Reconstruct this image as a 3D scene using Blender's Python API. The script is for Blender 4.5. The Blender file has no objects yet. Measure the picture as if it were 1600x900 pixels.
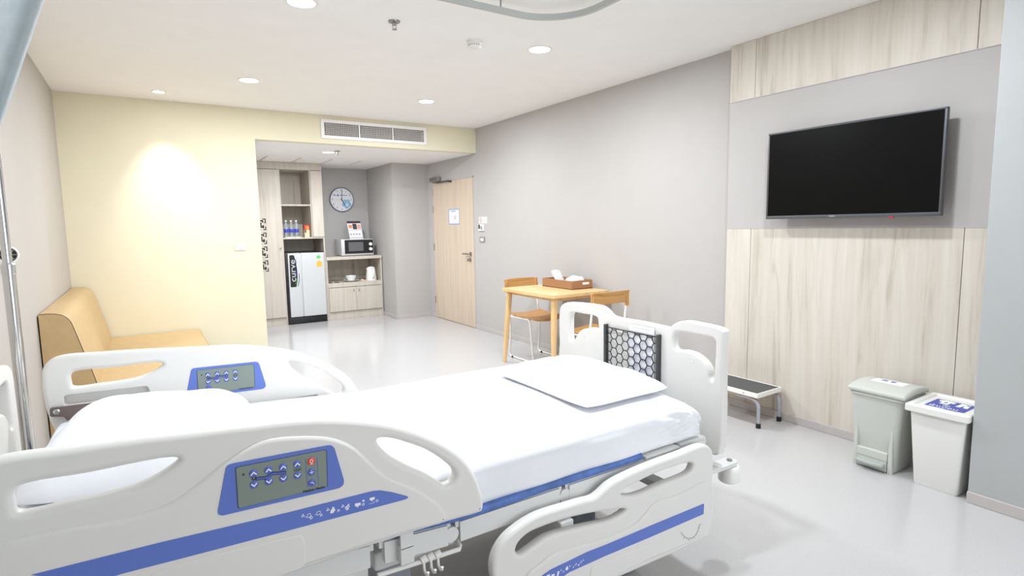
import bpy, bmesh, math, random
from mathutils import Vector, Matrix
from mathutils.geometry import tessellate_polygon
random.seed(7)
scene = bpy.context.scene
COL = scene.collection
PI = math.pi

# ------------------------------------------------------------------ camera, light, exposure
CAMERA_HEIGHT = 1.35
yaw, pitch, roll = (math.radians(a) for a in (32.954, 6.298, -0.937))
fwd = Vector((math.sin(yaw) * math.cos(pitch), math.cos(yaw) * math.cos(pitch), -math.sin(pitch)))
rgt = Vector((math.cos(yaw), -math.sin(yaw), 0))
upv = rgt.cross(fwd)
r2 = math.cos(roll) * rgt + math.sin(roll) * upv
u2 = -math.sin(roll) * rgt + math.cos(roll) * upv
cam = bpy.data.cameras.new('camera')
cam.sensor_width = 36.0
cam.lens = 36.0 * 886.27 / 1600.0
cam.clip_start = 0.02
camo = bpy.data.objects.new('camera', cam)
COL.objects.link(camo)
camo.matrix_world = Matrix(((r2.x, u2.x, -fwd.x, 0), (r2.y, u2.y, -fwd.y, 0), (r2.z, u2.z, -fwd.z, CAMERA_HEIGHT), (0, 0, 0, 1)))
scene.camera = camo

world = bpy.data.worlds.new('world')
scene.world = world
world.use_nodes = True
world.node_tree.nodes['Background'].inputs[0].default_value = (0.80, 0.90, 1.0, 1)
world.node_tree.nodes['Background'].inputs[1].default_value = 1.0

# daylight entering through the wide window behind the camera
al = bpy.data.lights.new('window_rear_offscreen', 'AREA')
al.shape = 'RECTANGLE'; al.size = 2.2; al.size_y = 1.75
al.energy = 36; al.color = (0.93, 0.97, 1.0)
alo = bpy.data.objects.new('window_rear_offscreen', al)
COL.objects.link(alo)
alo.location = (2.05, -1.83, 1.45)
alo.rotation_euler = (PI / 2, 0, 0)

vs = scene.view_settings
vs.view_transform = 'Standard'
vs.look = 'None'
vs.exposure = 0.16
vs.gamma = 1.0
vs.use_curve_mapping = False
DOWNLIGHT_W = 27.0

# ------------------------------------------------------------------ materials
def lin(c):
    c = c / 255.0
    return c / 12.92 if c <= 0.04045 else ((c + 0.055) / 1.055) ** 2.4
def rgb(r, g, b): return (lin(r), lin(g), lin(b), 1)

def mat(name, col, rough=0.5, metal=0.0, spec=0.5, coat=0.0, trans=0.0, emit=None, estr=0.0):
    m = bpy.data.materials.new(name); m.use_nodes = True
    b = m.node_tree.nodes['Principled BSDF']
    b.inputs['Base Color'].default_value = rgb(*col)
    b.inputs['Roughness'].default_value = rough
    b.inputs['Metallic'].default_value = metal
    b.inputs['Specular IOR Level'].default_value = spec
    b.inputs['Coat Weight'].default_value = coat
    b.inputs['Transmission Weight'].default_value = trans
    if emit:
        b.inputs['Emission Color'].default_value = rgb(*emit)
        b.inputs['Emission Strength'].default_value = estr
    return m

def speckle(name, col, amount, scale, rough, bump=0.0, spec=0.5, detail=4):
    """plain paint, plaster, vinyl or cloth: a base colour with fine mottling"""
    m = mat(name, col, rough, spec=spec)
    nt = m.node_tree; b = nt.nodes['Principled BSDF']
    tc = nt.nodes.new('ShaderNodeTexCoord')
    n = nt.nodes.new('ShaderNodeTexNoise'); n.inputs['Scale'].default_value = scale; n.inputs['Detail'].default_value = detail
    r = nt.nodes.new('ShaderNodeValToRGB')
    c = rgb(*col)
    r.color_ramp.elements[0].position = 0.3; r.color_ramp.elements[1].position = 0.7
    r.color_ramp.elements[0].color = tuple(max(0, x * (1 - amount)) for x in c[:3]) + (1,)
    r.color_ramp.elements[1].color = tuple(min(1, x * (1 + amount)) for x in c[:3]) + (1,)
    nt.links.new(tc.outputs['Object'], n.inputs['Vector'])
    nt.links.new(n.outputs['Fac'], r.inputs['Fac'])
    nt.links.new(r.outputs['Color'], b.inputs['Base Color'])
    if bump:
        bp = nt.nodes.new('ShaderNodeBump'); bp.inputs['Strength'].default_value = bump; bp.inputs['Distance'].default_value = 0.002
        nt.links.new(n.outputs['Fac'], bp.inputs['Height']); nt.links.new(bp.outputs['Normal'], b.inputs['Normal'])
    return m

def wood(name, light, mid, dark, stretch, rough=0.45, knots=0.0, spec=0.4):
    """wood with grain running along the axis whose stretch factor is small"""
    m = mat(name, mid, rough, spec=spec)
    nt = m.node_tree; b = nt.nodes['Principled BSDF']
    tc = nt.nodes.new('ShaderNodeTexCoord')
    mp = nt.nodes.new('ShaderNodeMapping'); mp.inputs['Scale'].default_value = stretch
    nt.links.new(tc.outputs['Object'], mp.inputs['Vector'])
    warp = nt.nodes.new('ShaderNodeTexNoise'); warp.inputs['Scale'].default_value = 0.35; warp.inputs['Detail'].default_value = 3
    nt.links.new(mp.outputs['Vector'], warp.inputs['Vector'])
    add = nt.nodes.new('ShaderNodeVectorMath'); add.operation = 'MULTIPLY_ADD'
    nt.links.new(warp.outputs['Color'], add.inputs[0]); add.inputs[1].default_value = (2.2, 2.2, 2.2)
    nt.links.new(mp.outputs['Vector'], add.inputs[2])
    n1 = nt.nodes.new('ShaderNodeTexNoise'); n1.inputs['Scale'].default_value = 1.0; n1.inputs['Detail'].default_value = 7; n1.inputs['Roughness'].default_value = 0.62
    nt.links.new(add.outputs['Vector'], n1.inputs['Vector'])
    r = nt.nodes.new('ShaderNodeValToRGB'); e = r.color_ramp.elements
    e[0].position = 0.28; e[0].color = rgb(*dark)
    e[1].position = 0.62; e[1].color = rgb(*light)
    k = e.new(0.43); k.color = rgb(*mid)
    nt.links.new(n1.outputs['Fac'], r.inputs['Fac'])
    out = r.outputs['Color']
    if knots:
        mp2 = nt.nodes.new('ShaderNodeMapping'); mp2.inputs['Scale'].default_value = tuple((s if s > 3 else s * 1.8) * 0.75 for s in stretch)
        nt.links.new(tc.outputs['Object'], mp2.inputs['Vector'])
        n2 = nt.nodes.new('ShaderNodeTexNoise'); n2.inputs['Scale'].default_value = 1.0; n2.inputs['Detail'].default_value = 2; n2.inputs['Distortion'].default_value = 1.2
        nt.links.new(mp2.outputs['Vector'], n2.inputs['Vector'])
        r2_ = nt.nodes.new('ShaderNodeValToRGB')
        r2_.color_ramp.elements[0].position = 0.64; r2_.color_ramp.elements[0].color = (0, 0, 0, 1)
        r2_.color_ramp.elements[1].position = 0.80; r2_.color_ramp.elements[1].color = (knots, knots, knots, 1)
        nt.links.new(n2.outputs['Fac'], r2_.inputs['Fac'])
        mx = nt.nodes.new('ShaderNodeMix'); mx.data_type = 'RGBA'
        nt.links.new(r2_.outputs['Color'], mx.inputs['Factor'])
        nt.links.new(out, mx.inputs[6]); mx.inputs[7].default_value = rgb(*dark)
        out = mx.outputs[2]
    nt.links.new(out, b.inputs['Base Color'])
    return m

M_CEIL = speckle('ceiling_paint', (246, 244, 241), 0.012, 5, 0.9, spec=0.2)
M_WALL = speckle('warm_grey_paint', (187, 183, 180), 0.012, 6, 0.75, spec=0.3)
M_WALL_L = speckle('pale_beige_paint', (188, 181, 174), 0.012, 6, 0.75, spec=0.3)
M_YELLOW = speckle('pale_yellow_paint', (230, 222, 196), 0.01, 6, 0.75, spec=0.3)
M_PIER = speckle('pale_blue_grey_paint', (178, 180, 180), 0.012, 6, 0.7, spec=0.3)
M_FLOOR = speckle('vinyl_floor', (191, 189, 189), 0.035, 130, 0.16, spec=0.5, detail=6)
M_BASE = speckle('grey_skirting', (192, 186, 183), 0.02, 30, 0.45)
M_OAK = wood('whitewashed_oak', (217, 210, 199), (209, 201, 189), (182, 171, 156), (16, 16, 0.9), 0.55, 0.55)
M_CAB = wood('pale_grey_laminate', (205, 196, 184), (196, 187, 174), (172, 162, 149), (20, 20, 1.2), 0.5, 0.35)
M_DOOR = wood('door_oak_veneer', (212, 195, 175), (205, 187, 166), (192, 172, 150), (26, 26, 0.8), 0.5)
M_ASH = wood('light_ash_wood', (231, 196, 143), (223, 184, 128), (206, 162, 104), (22, 22, 1.4), 0.4)
M_ASH_TOP = wood('light_ash_table_top', (232, 199, 148), (225, 189, 135), (209, 168, 112), (22, 1.6, 22), 0.35)
M_PLY = wood('honey_oak_plywood', (211, 161, 101), (200, 147, 86), (176, 121, 64), (1.8, 24, 24), 0.4)
M_PLASTIC = mat('bed_white_plastic', (231, 229, 225), 0.38)
M_PLASTIC2 = mat('bed_white_frame', (226, 226, 224), 0.42)
M_SHEET = speckle('white_sheet', (243, 244, 248), 0.01, 40, 0.85, 0.05, spec=0.2)
M_BLUEPAD = speckle('blue_mattress_cover', (86, 118, 184), 0.22, 30, 0.6, 0.2)
M_BLUE = mat('panel_blue', (98, 122, 202), 0.4)
M_SCREEN = mat('panel_grey_green', (132, 144, 136), 0.3)
M_BTN = mat('button_blue', (86, 104, 190), 0.35)
M_NAVY = mat('navy_print', (35, 45, 95), 0.5)
M_RED = mat('button_red', (232, 62, 48), 0.35)
M_WHITE = mat('white_print', (245, 246, 248), 0.5)
M_BLACK = mat('black_plastic', (22, 22, 23), 0.35)
M_RUBBER = mat('black_rubber', (28, 28, 29), 0.8)
M_DARK = mat('dark_grey_plastic', (62, 63, 65), 0.4)
M_GREYPL = mat('mid_grey_plastic', (140, 146, 152), 0.45)
M_CHROME = mat('chrome', (214, 214, 212), 0.12, 1.0)
M_STEEL = mat('brushed_steel', (170, 168, 164), 0.32, 1.0)
M_ALU = mat('anodised_aluminium', (188, 192, 190), 0.38, 0.7)
M_TUBE = mat('white_powder_coat', (240, 238, 234), 0.4)
M_SILVER = mat('silver_tube', (178, 182, 188), 0.3, 0.6)
M_TAN = speckle('tan_vinyl', (196, 166, 120), 0.05, 14, 0.42, 0.05)
M_PIPE = mat('dark_brown_piping', (92, 68, 44), 0.5)
M_BRACKET = mat('taupe_metal', (124, 110, 106), 0.35, 0.35)
M_TVBEZEL = mat('tv_bezel', (84, 85, 88), 0.4, 0.2)
M_TVSCREEN = mat('tv_screen', (8, 8, 8), 0.3, spec=0.12)
M_BIN = mat('sage_grey_plastic', (198, 200, 193), 0.42)
M_BIN2 = mat('sage_grey_plastic_pedal', (168, 172, 168), 0.45)
M_BINW = mat('white_bin_plastic', (233, 232, 228), 0.42)
M_STICKER = mat('sticker_blue', (72, 84, 170), 0.45)
M_GREY = mat('print_grey', (150, 150, 152), 0.6)
M_PAPER = mat('white_paper', (240, 239, 243), 0.7)
M_PAPERB = mat('pale_blue_print', (140, 165, 215), 0.7)
M_TRAY = speckle('brown_card', (160, 116, 80), 0.04, 60, 0.6)
M_TOWEL = speckle('white_towel', (238, 240, 242), 0.03, 90, 0.9, 0.3, spec=0.1)
M_FRIDGE = mat('fridge_silver', (205, 206, 207), 0.33, 0.15)
M_CURTAIN = speckle('blue_grey_curtain', (226, 234, 237), 0.04, 60, 0.85, spec=0.1)
M_STOOLTOP = mat('stool_black_mat', (84, 84, 82), 0.85)
M_PLY_EDGE = mat('plywood_edge', (196, 150, 104), 0.6)
M_CERAMIC = mat('white_ceramic', (242, 242, 240), 0.15)
M_GREEN = mat('sticker_green', (96, 190, 96), 0.5)
M_ORANGE = mat('sticker_amber', (240, 178, 60), 0.5)
M_RED2 = mat('snack_red', (212, 70, 44), 0.5)
M_CREAM = mat('snack_cream', (236, 206, 170), 0.5)
M_BOTTLE = mat('clear_bottle', (222, 228, 230), 0.08, trans=0.75)
M_BOTBLUE = mat('bottle_label_blue', (66, 74, 190), 0.4)
M_CLOCKBLUE = mat('clock_blue', (150, 196, 226), 0.5)
M_LAMP = mat('lamp_lens', (255, 252, 246), 0.5, emit=(255, 252, 246), estr=14.0)
M_GRILLE = mat('grille_off_white', (220, 214, 208), 0.5)
M_GRDARK = mat('galvanised_duct', (150, 150, 148), 0.6, 0.4)
M_FRETWORK = mat('fretwork_black', (34, 30, 27), 0.9)

# ------------------------------------------------------------------ mesh helpers
class MB:
    """collects shapes in one bmesh (world coordinates); build() makes ONE object of it"""
    def __init__(self): self.bm = bmesh.new()
    def _grow(self, vs, faces):
        v = [self.bm.verts.new(p) for p in vs]
        for f in faces:
            try: self.bm.faces.new([v[i] for i in f])
            except ValueError: pass
        return v
    def box(self, x0, x1, y0, y1, z0, z1, bevel=0.0, seg=2, m=None):
        mt = Matrix.Translation(((x0 + x1) / 2, (y0 + y1) / 2, (z0 + z1) / 2)) @ Matrix.Diagonal((x1 - x0, y1 - y0, z1 - z0, 1))
        if m is not None: mt = m @ mt
        g = bmesh.ops.create_cube(self.bm, size=1.0, matrix=mt)
        if bevel:
            es = list({e for v in g['verts'] for e in v.link_edges})
            bmesh.ops.bevel(self.bm, geom=es, offset=bevel, segments=seg, affect='EDGES', profile=0.5)
        return self
    def loft(self, rings, close=True, cap=True):
        n = len(rings[0]); vs = [p for r in rings for p in r]; fs = []
        for i in range(len(rings) - 1):
            for j in range(n if close else n - 1):
                k = (j + 1) % n
                fs.append((i * n + j, i * n + k, (i + 1) * n + k, (i + 1) * n + j))
        if cap and close:
            fs.append(tuple(range(n))[::-1]); fs.append(tuple(range((len(rings) - 1) * n, len(rings) * n)))
        self._grow(vs, fs); return self
    def lathe(self, prof, origin=(0, 0, 0), axis='Z', n=32, m=None):
        rings = []
        for r, h in prof:
            r = max(r, 1e-4); ring = []
            for k in range(n):
                a = 2 * PI * k / n; c, s = r * math.cos(a), r * math.sin(a)
                p = {'Z': Vector((c, s, h)), 'X': Vector((h, c, s)), 'Y': Vector((s, h, c))}[axis]
                if m is not None: p = m @ p
                ring.append(Vector(origin) + p)
            rings.append(ring)
        return self.loft(rings, cap=prof[0][0] < 1e-3 and prof[-1][0] < 1e-3)
    def cyl(self, p0, p1, r, n=16, r1=None):
        return self.tube([p0, p1], r, n, r1=r1)
    def tube(self, pts, r, n=10, r1=None, closed=False):
        pts = [Vector(p) for p in pts]; rings = []; prev = None; L = len(pts)
        for i, p in enumerate(pts):
            a = pts[i - 1] if (i or closed) else pts[i]; b = pts[(i + 1) % L] if (i < L - 1 or closed) else pts[i]
            t = (b - a).normalized()
            if prev is None:
                ref = Vector((0, 0, 1)) if abs(t.z) < 0.9 else Vector((1, 0, 0))
                nrm = (ref - t * ref.dot(t)).normalized()
            else:
                nrm = (prev - t * prev.dot(t)).normalized()
            prev = nrm; bn = t.cross(nrm)
            rr = r if r1 is None else r + (r1 - r) * i / (L - 1)
            rings.append([p + rr * (math.cos(2 * PI * k / n) * nrm + math.sin(2 * PI * k / n) * bn) for k in range(n)])
        if closed: rings.append(rings[0])
        return self.loft(rings, cap=not closed)
    def prism(self, poly, fn, d0, d1):
        """polygon (a, b) pushed from depth d0 to d1; fn(a, b, d) gives the world point"""
        n = len(poly)
        vs = [fn(a, b, d0) for a, b in poly] + [fn(a, b, d1) for a, b in poly]
        fs = [tuple(range(n))[::-1], tuple(range(n, 2 * n))] + [(i, (i + 1) % n, n + (i + 1) % n, n + i) for i in range(n)]
        self._grow(vs, fs); return self
    def rbox(self, c, size, r, seg=4, div=(8, 8, 4), fn=None):
        """box with round edges and gridded faces, bent by fn(local point) -> local point"""
        h = [s / 2 for s in size]
        def stations(hk, d):
            core = hk - r
            arc = [-(core + r * math.tan(PI / 4 * (1 - i / seg))) for i in range(seg)]
            mid = [-core + 2 * core * i / d for i in range(d + 1)]
            return arc + mid + [-a for a in arc[::-1]]
        st = [stations(h[k], div[k]) for k in range(3)]
        cache = {}
        def vert(i, j, k):
            key = (i, j, k)
            if key not in cache:
                p = Vector((st[0][i], st[1][j], st[2][k]))
                q = Vector([max(-(h[a] - r), min(h[a] - r, p[a])) for a in range(3)])
                d = p - q
                if d.length > 1e-9: p = q + d.normalized() * r
                if fn: p = Vector(fn(p))
                cache[key] = self.bm.verts.new(p + Vector(c))
            return cache[key]
        N = [len(s) - 1 for s in st]
        for ax in range(3):
            a, b = [x for x in range(3) if x != ax]
            for side in (0, N[ax]):
                for i in range(N[a]):
                    for j in range(N[b]):
                        q = []
                        for di, dj in ((0, 0), (1, 0), (1, 1), (0, 1)):
                            idx = [0, 0, 0]; idx[ax] = side; idx[a] = i + di; idx[b] = j + dj
                            q.append(vert(*idx))
                        if len(set(q)) == 4:
                            try: self.bm.faces.new(q)
                            except ValueError: pass
        return self
    def build(self, name, material, parent=None, smooth=None, kind=None, weld=False):
        if weld: bmesh.ops.remove_doubles(self.bm, verts=self.bm.verts, dist=1e-6)
        bmesh.ops.recalc_face_normals(self.bm, faces=self.bm.faces)
        me = bpy.data.meshes.new(name); self.bm.to_mesh(me); self.bm.free()
        return link_mesh(name, me, material, parent, smooth, kind)

ORIGIN = {}
def origin_of(o):
    return ORIGIN.get(o.name, Vector((0, 0, 0))) if o else Vector((0, 0, 0))
def link_mesh(name, me, material, parent, smooth=None, kind=None):
    o = bpy.data.objects.new(name, me); COL.objects.link(o)
    me.materials.append(material)
    if smooth is not None:
        for p in me.polygons: p.use_smooth = True
        me.set_sharp_from_angle(angle=math.radians(smooth))
    og = origin_of(parent)
    if parent: o.parent = parent
    if og.length: me.transform(Matrix.Translation(-og))
    ORIGIN[o.name] = og
    if kind: o['kind'] = kind
    return o
def thing(name, label, cat, loc=(0, 0, 0), group=None):
    o = bpy.data.objects.new(name, None); COL.objects.link(o)
    o.empty_display_size = 0.05
    o.location = loc; ORIGIN[o.name] = Vector(loc)
    return tag(o, label, cat, group)
def tag(o, label, cat, group=None):
    o['label'] = label; o['category'] = cat
    if group: o['group'] = group
    return o
def struct(name, mb, material, label=None, smooth=None, parent=None):
    o = mb.build(name, material, parent, smooth)
    if not parent: o['kind'] = 'structure'
    if label: o['label'] = label
    return o
def spline(pts, k=5, closed=True):
    """centripetal Catmull-Rom through the given outline"""
    n = len(pts); out = []
    def lerp(a, b, ta, tb, t): return a * ((tb - t) / (tb - ta)) + b * ((t - ta) / (tb - ta))
    for i in range(n if closed else n - 1):
        if closed: p = [Vector(pts[(i + d) % n]) for d in (-1, 0, 1, 2)]
        else:
            p = [Vector(pts[max(0, min(n - 1, i + d))]) for d in (-1, 0, 1, 2)]
            if i == 0: p[0] = 2 * p[1] - p[2]
            if i == n - 2: p[3] = 2 * p[2] - p[1]
        t = [0.0]
        for j in range(3): t.append(t[-1] + max(1e-5, (p[j + 1] - p[j]).length ** .5))
        for s_ in range(k):
            u = t[1] + (t[2] - t[1]) * s_ / k
            a1, a2, a3 = lerp(p[0], p[1], t[0], t[1], u), lerp(p[1], p[2], t[1], t[2], u), lerp(p[2], p[3], t[2], t[3], u)
            b1, b2 = lerp(a1, a2, t[0], t[2], u), lerp(a2, a3, t[1], t[3], u)
            out.append(tuple(lerp(b1, b2, t[1], t[2], u)))
    if not closed: out.append(tuple(pts[-1]))
    return out
def bez3(pts, k=6): return spline(pts, k, False)
def round_poly(pts, r, k=5):
    """polygon with its corners rounded"""
    out = []; n = len(pts)
    for i in range(n):
        p, a, b = Vector(pts[i]), Vector(pts[i - 1]), Vector(pts[(i + 1) % n])
        rr = min(r, (a - p).length * 0.48, (b - p).length * 0.48)
        s, e = p + (a - p).normalized() * rr, p + (b - p).normalized() * rr
        for j in range(k + 1):
            t = j / k
            out.append(tuple((1 - t) ** 2 * s + 2 * t * (1 - t) * p + t * t * e))
    return out
def offset_ring(ol, d):
    """outline moved sideways by d (to its left when walked), mitred"""
    n = len(ol); out = []
    for i in range(n):
        p, a, b = Vector(ol[i]), Vector(ol[i - 1]), Vector(ol[(i + 1) % n])
        t1, t2 = (p - a), (b - p)
        t1 = t1.normalized() if t1.length > 1e-9 else t2.normalized()
        t2 = t2.normalized() if t2.length > 1e-9 else t1
        n1, n2 = Vector((-t1.y, t1.x)), Vector((-t2.y, t2.x))
        m = n1 + n2
        m = n1 if m.length < 1e-6 else m.normalized()
        out.append(tuple(p + m * (d / max(.5, m.dot(n1)))))
    return out
def plate(name, outlines, thick, bevel, mtx, material, parent=None, res=4, smooth=50):
    """flat body with holes and rounded edges: outlines[0] is the rim, the rest are holes; mtx maps (a, b, normal) to the world"""
    bm = bmesh.new(); caps = []
    steps = [PI / 2 * i / res for i in range(res + 1)]
    for k, ol in enumerate(outlines):
        ol = [tuple(p) for p in ol]
        area = sum(ol[i - 1][0] * ol[i][1] - ol[i][0] * ol[i - 1][1] for i in range(len(ol)))
        if (area < 0) == (k == 0): ol = ol[::-1]          # rim counter-clockwise, holes clockwise: material is always to the left
        full, bevel = bevel, (min(bevel, .004) if len(ol) == 24 and k else bevel)      # pressed slots have a tighter edge
        prof = [(bevel + .002, thick / 2)] + [(bevel - bevel * math.sin(a), thick / 2 - bevel + bevel * math.cos(a)) for a in steps]
        prof = prof + [(d, -h) for d, h in prof[::-1]]
        rings = []
        for d, h in prof:
            rings.append([bm.verts.new((p[0], p[1], h)) for p in offset_ring(ol, d)])
        n = len(ol)
        for i in range(len(rings) - 1):
            for j in range(n):
                q = (j + 1) % n
                bm.faces.new((rings[i][j], rings[i + 1][j], rings[i + 1][q], rings[i][q]))
        caps.append((rings[0], rings[-1])); bevel = full
    for side in (0, 1):
        loops = [[v.co.copy() for v in c[side]] for c in caps]
        flat = [v for c in caps for v in c[side]]
        for tri_ in tessellate_polygon(loops):
            try: bm.faces.new([flat[i] for i in tri_])
            except ValueError: pass
    bmesh.ops.recalc_face_normals(bm, faces=bm.faces)
    me = bpy.data.meshes.new(name); bm.to_mesh(me); bm.free()
    me.transform(mtx)
    return link_mesh(name, me, material, parent, smooth)
def text(name, body, size, mtx, material, parent, extrude=0.0004, align='CENTER', shear=0.0, spacing=1.0):
    cu = bpy.data.curves.new(name, 'FONT'); cu.body = body; cu.size = size; cu.extrude = extrude
    cu.align_x = align; cu.align_y = 'CENTER'; cu.shear = shear; cu.space_character = spacing; cu.resolution_u = 3
    tmp = bpy.data.objects.new('tmp', cu); COL.objects.link(tmp)
    dg = bpy.context.evaluated_depsgraph_get()
    me = bpy.data.meshes.new_from_object(tmp.evaluated_get(dg))
    bpy.data.objects.remove(tmp); bpy.data.curves.remove(cu)
    me.transform(mtx); me.materials.clear(); me.name = name
    return link_mesh(name, me, material, parent)
def facing_near(y): return Matrix(((1, 0, 0, 0), (0, 0, -1, y), (0, 1, 0, 0), (0, 0, 0, 1)))       # (a, b, n) -> x = a, z = b, n towards -Y
def facing_left(x): return Matrix(((0, 0, -1, x), (-1, 0, 0, 0), (0, 1, 0, 0), (0, 0, 0, 1)))      # a -> -Y, b -> Z, n -> -X
def facing_up(x, y, z, ang=0.0): return Matrix.Translation((x, y, z)) @ Matrix.Rotation(ang, 4, 'Z')
def NEAR(a, b, d): return Vector((a, d, b))        # polygon in X/Z, depth along Y
def SIDE(a, b, d): return Vector((d, a, b))        # polygon in Y/Z, depth along X
def FLAT(a, b, d): return Vector((a, b, d))        # polygon in X/Y, depth along Z
def circle(cx, cz, r, n=20, sx=1.0, sz=1.0): return [(cx + r * sx * math.cos(2 * PI * i / n), cz + r * sz * math.sin(2 * PI * i / n)) for i in range(n)]
def rect(x0, x1, z0, z1): return [(x0, z0), (x1, z0), (x1, z1), (x0, z1)]
def stroke(pts, w):
    """flat line of width w as polygons"""
    out = []
    for a, b in zip(pts[:-1], pts[1:]):
        a, b = Vector(a), Vector(b); t = (b - a).normalized(); n = Vector((-t.y, t.x)) * w / 2; e = t * w / 2
        out.append([tuple(a - e + n), tuple(a - e - n), tuple(b + e - n), tuple(b + e + n)])
    return out
def ring_poly(cx, cz, r, w, n=18):
    c = circle(cx, cz, r, n); c.append(c[0]); return stroke(c, w)

# ------------------------------------------------------------------ the room
XL, XR, ZC, YB, YREAR = -0.56, 3.64, 2.575, 6.407, -1.8
ZN, YNB, XBLK, YBLK, XOPEN = 2.272, 8.97, 3.08, 7.88, 1.045
XPAN, YPAN, XPIER, YPIER = 3.576, 2.628, 3.22, 0.993
struct('floor', MB().box(XL - .15, XR + .15, YREAR - .15, YNB + .15, -.1, 0), M_FLOOR, 'glossy pale grey speckled vinyl floor')
struct('ceiling', MB().box(XL - .15, XR + .15, YREAR - .15, YB + .1, ZC, ZC + .1), M_CEIL, 'smooth white ceiling of the main room')
struct('ceiling_alcove', MB().box(XOPEN - .14, XR + .15, YB + .1, YNB + .15, ZN, ZN + .06), M_CEIL, 'lowered white ceiling of the kitchenette niche')
struct('wall_left', MB().box(XL - .15, XL, YREAR - .15, YB + .1, 0, ZC), M_WALL_L, 'pale beige wall behind the bed head')
struct('wall_right', MB().box(XR, XR + .15, YREAR - .15, YNB + .15, 0, ZC), M_WALL, 'warm grey wall with the door and the television')
struct('wall_back', MB().box(XL, XOPEN, YB, YB + .1, 0, ZC).box(XOPEN, XR, YB, YB + .1, ZN, 2.350).box(XOPEN, XR, YB, YB + .1, 2.505, ZC).box(XOPEN, 1.740, YB, YB + .1, 2.350, 2.505).box(2.930, XR, YB, YB + .1, 2.350, 2.505), M_YELLOW, 'pale yellow wall with the opening to the kitchenette niche')
struct('wall_alcove', MB().box(XOPEN - .14, XR, YNB, YNB + .15, 0, ZN), M_WALL, 'grey back wall of the kitchenette niche')
struct('wall_alcove_left', MB().box(XOPEN - .14, XOPEN - .001, YB + .1, YNB, 0, ZN), M_WALL_L, 'side wall of the kitchenette niche')
struct('wall_alcove_right', MB().box(XBLK, XR, YBLK, YNB, 0, ZN), M_WALL, 'grey boxed-out wall between niche and door')
struct('wall_pier', MB().box(XPIER, XR, YREAR, YPIER, 0, ZC, .004), M_PIER, 'pale blue-grey pier beside the bins')
wr = MB()
for b in ((XL - .15, XR + .15, 0, .55), (XL - .15, XR + .15, 2.35, ZC), (XL - .15, .90, .55, 2.35), (3.20, XR + .15, .55, 2.35)):
    wr.box(b[0], b[1], YREAR - .15, YREAR, b[2], b[3])
struct('wall_rear', wr, M_WALL_L, 'wall with the wide window')
wf = MB()
wf.box(.90, 3.20, YREAR - .12, YREAR - .06, .55, .60).box(.90, 3.20, YREAR - .12, YREAR - .06, 2.30, 2.35).box(.90, .95, YREAR - .12, YREAR - .06, .60, 2.30).box(3.15, 3.20, YREAR - .12, YREAR - .06, .60, 2.30).box(2.02, 2.08, YREAR - .12, YREAR - .06, .60, 2.30)
struct('window_1', wf, M_ALU, 'aluminium frame of the wide window')

# right wall: fixed timber and painted boards that stand proud of it
wallr = bpy.data.objects['wall_right']
gap = .0015
for i, (y0, y1) in enumerate(((YPIER, 1.197), (1.197, 2.432), (2.432, YPAN))):
    o = MB().box(XPAN, XR, y0 + gap, y1 - gap, 0, 1.30, .0012, 1).build('wood_panel', M_OAK, wallr)
    o = MB().box(XPAN, XR, y0 + gap, y1 - gap, 2.19, ZC - .001, .0012, 1).build('wood_panel', M_OAK, wallr)
MB().box(XPAN + .003, XR, YPIER, YPAN, 1.302, 2.188).build('painted_panel', M_WALL, wallr)
MB().box(XPAN - .002, XPAN + .004, YPIER, YPAN, 1.2995, 1.3035).build('joint_strip', M_BASE, wallr)
MB().box(XPAN - .002, XPAN + .004, YPIER, YPAN, 2.187, 2.191).build('joint_strip', M_BASE, wallr)

BBH = .055
struct('baseboard_right', MB().box(XR - .012, XR, YPAN + .01, 6.485, 0, BBH, .003).box(XR - .012, XR, 7.715, YBLK, 0, BBH, .003), M_BASE)
struct('baseboard_panel', MB().box(XPAN - .012, XPAN, YPIER, YPAN + .01, 0, BBH, .003), M_BASE)
struct('baseboard_pier', MB().box(XPIER - .012, XPIER, YREAR, YPIER, 0, BBH, .003), M_BASE)
struct('baseboard_left', MB().box(XL, XL + .012, YREAR, YB, 0, BBH, .003), M_BASE)
struct('baseboard_back', MB().box(XL, XOPEN, YB - .012, YB, 0, BBH, .003), M_BASE)
struct('baseboard_alcove', MB().box(XBLK, XR - .013, YBLK - .012, YBLK, 0, BBH, .003).box(XBLK - .012, XBLK, YBLK, 8.40, 0, BBH, .003), M_BASE)

# ------------------------------------------------------------------ door in the right wall
DY0, DY1, DZ = 6.505, 7.695, 1.978
door = struct('door_1', MB().box(XR - .008, XR + .03, DY0, DY1, .006, DZ, .002), M_DOOR, 'pale oak veneer flush door with lever handle')
MB().box(XR - .004, XR, DY0 - .018, DY0 - .004, 0, DZ + .014).box(XR - .004, XR, DY1 + .004, DY1 + .02, 0, DZ + .014).box(XR - .004, XR, DY0 - .018, DY1 + .02, DZ + .003, DZ + .016).build('door_frame', M_BASE, door)
for z in (.22, 1.0, 1.55, 1.80):
    MB().cyl((XR - .012, DY1 + .004, z), (XR - .012, DY1 + .004, z + .10), .008, 10).build('hinge', M_STEEL, door)
h = MB().lathe([(0, 0), (.026, 0), (.026, -.008), (.010, -.01), (.010, -.05), (0, -.05)], (XR - .008, 6.585, .985), 'X', 20)
h.tube(bez3([(XR - .052, 6.585, .985), (XR - .056, 6.60, .985), (XR - .058, 6.66, .985), (XR - .056, 6.73, .984)]), .0095, 10)
h.build('lever_handle', M_STEEL, door, 40)
MB().lathe([(0, 0), (.026, 0), (.026, -.008), (.014, -.010), (.013, -.03), (0, -.03)], (XR - .008, 6.60, .905), 'X', 20).box(XR - .058, XR - .036, 6.592, 6.608, .885, .925, .004).build('lock_turn', M_STEEL, door, 40)
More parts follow.
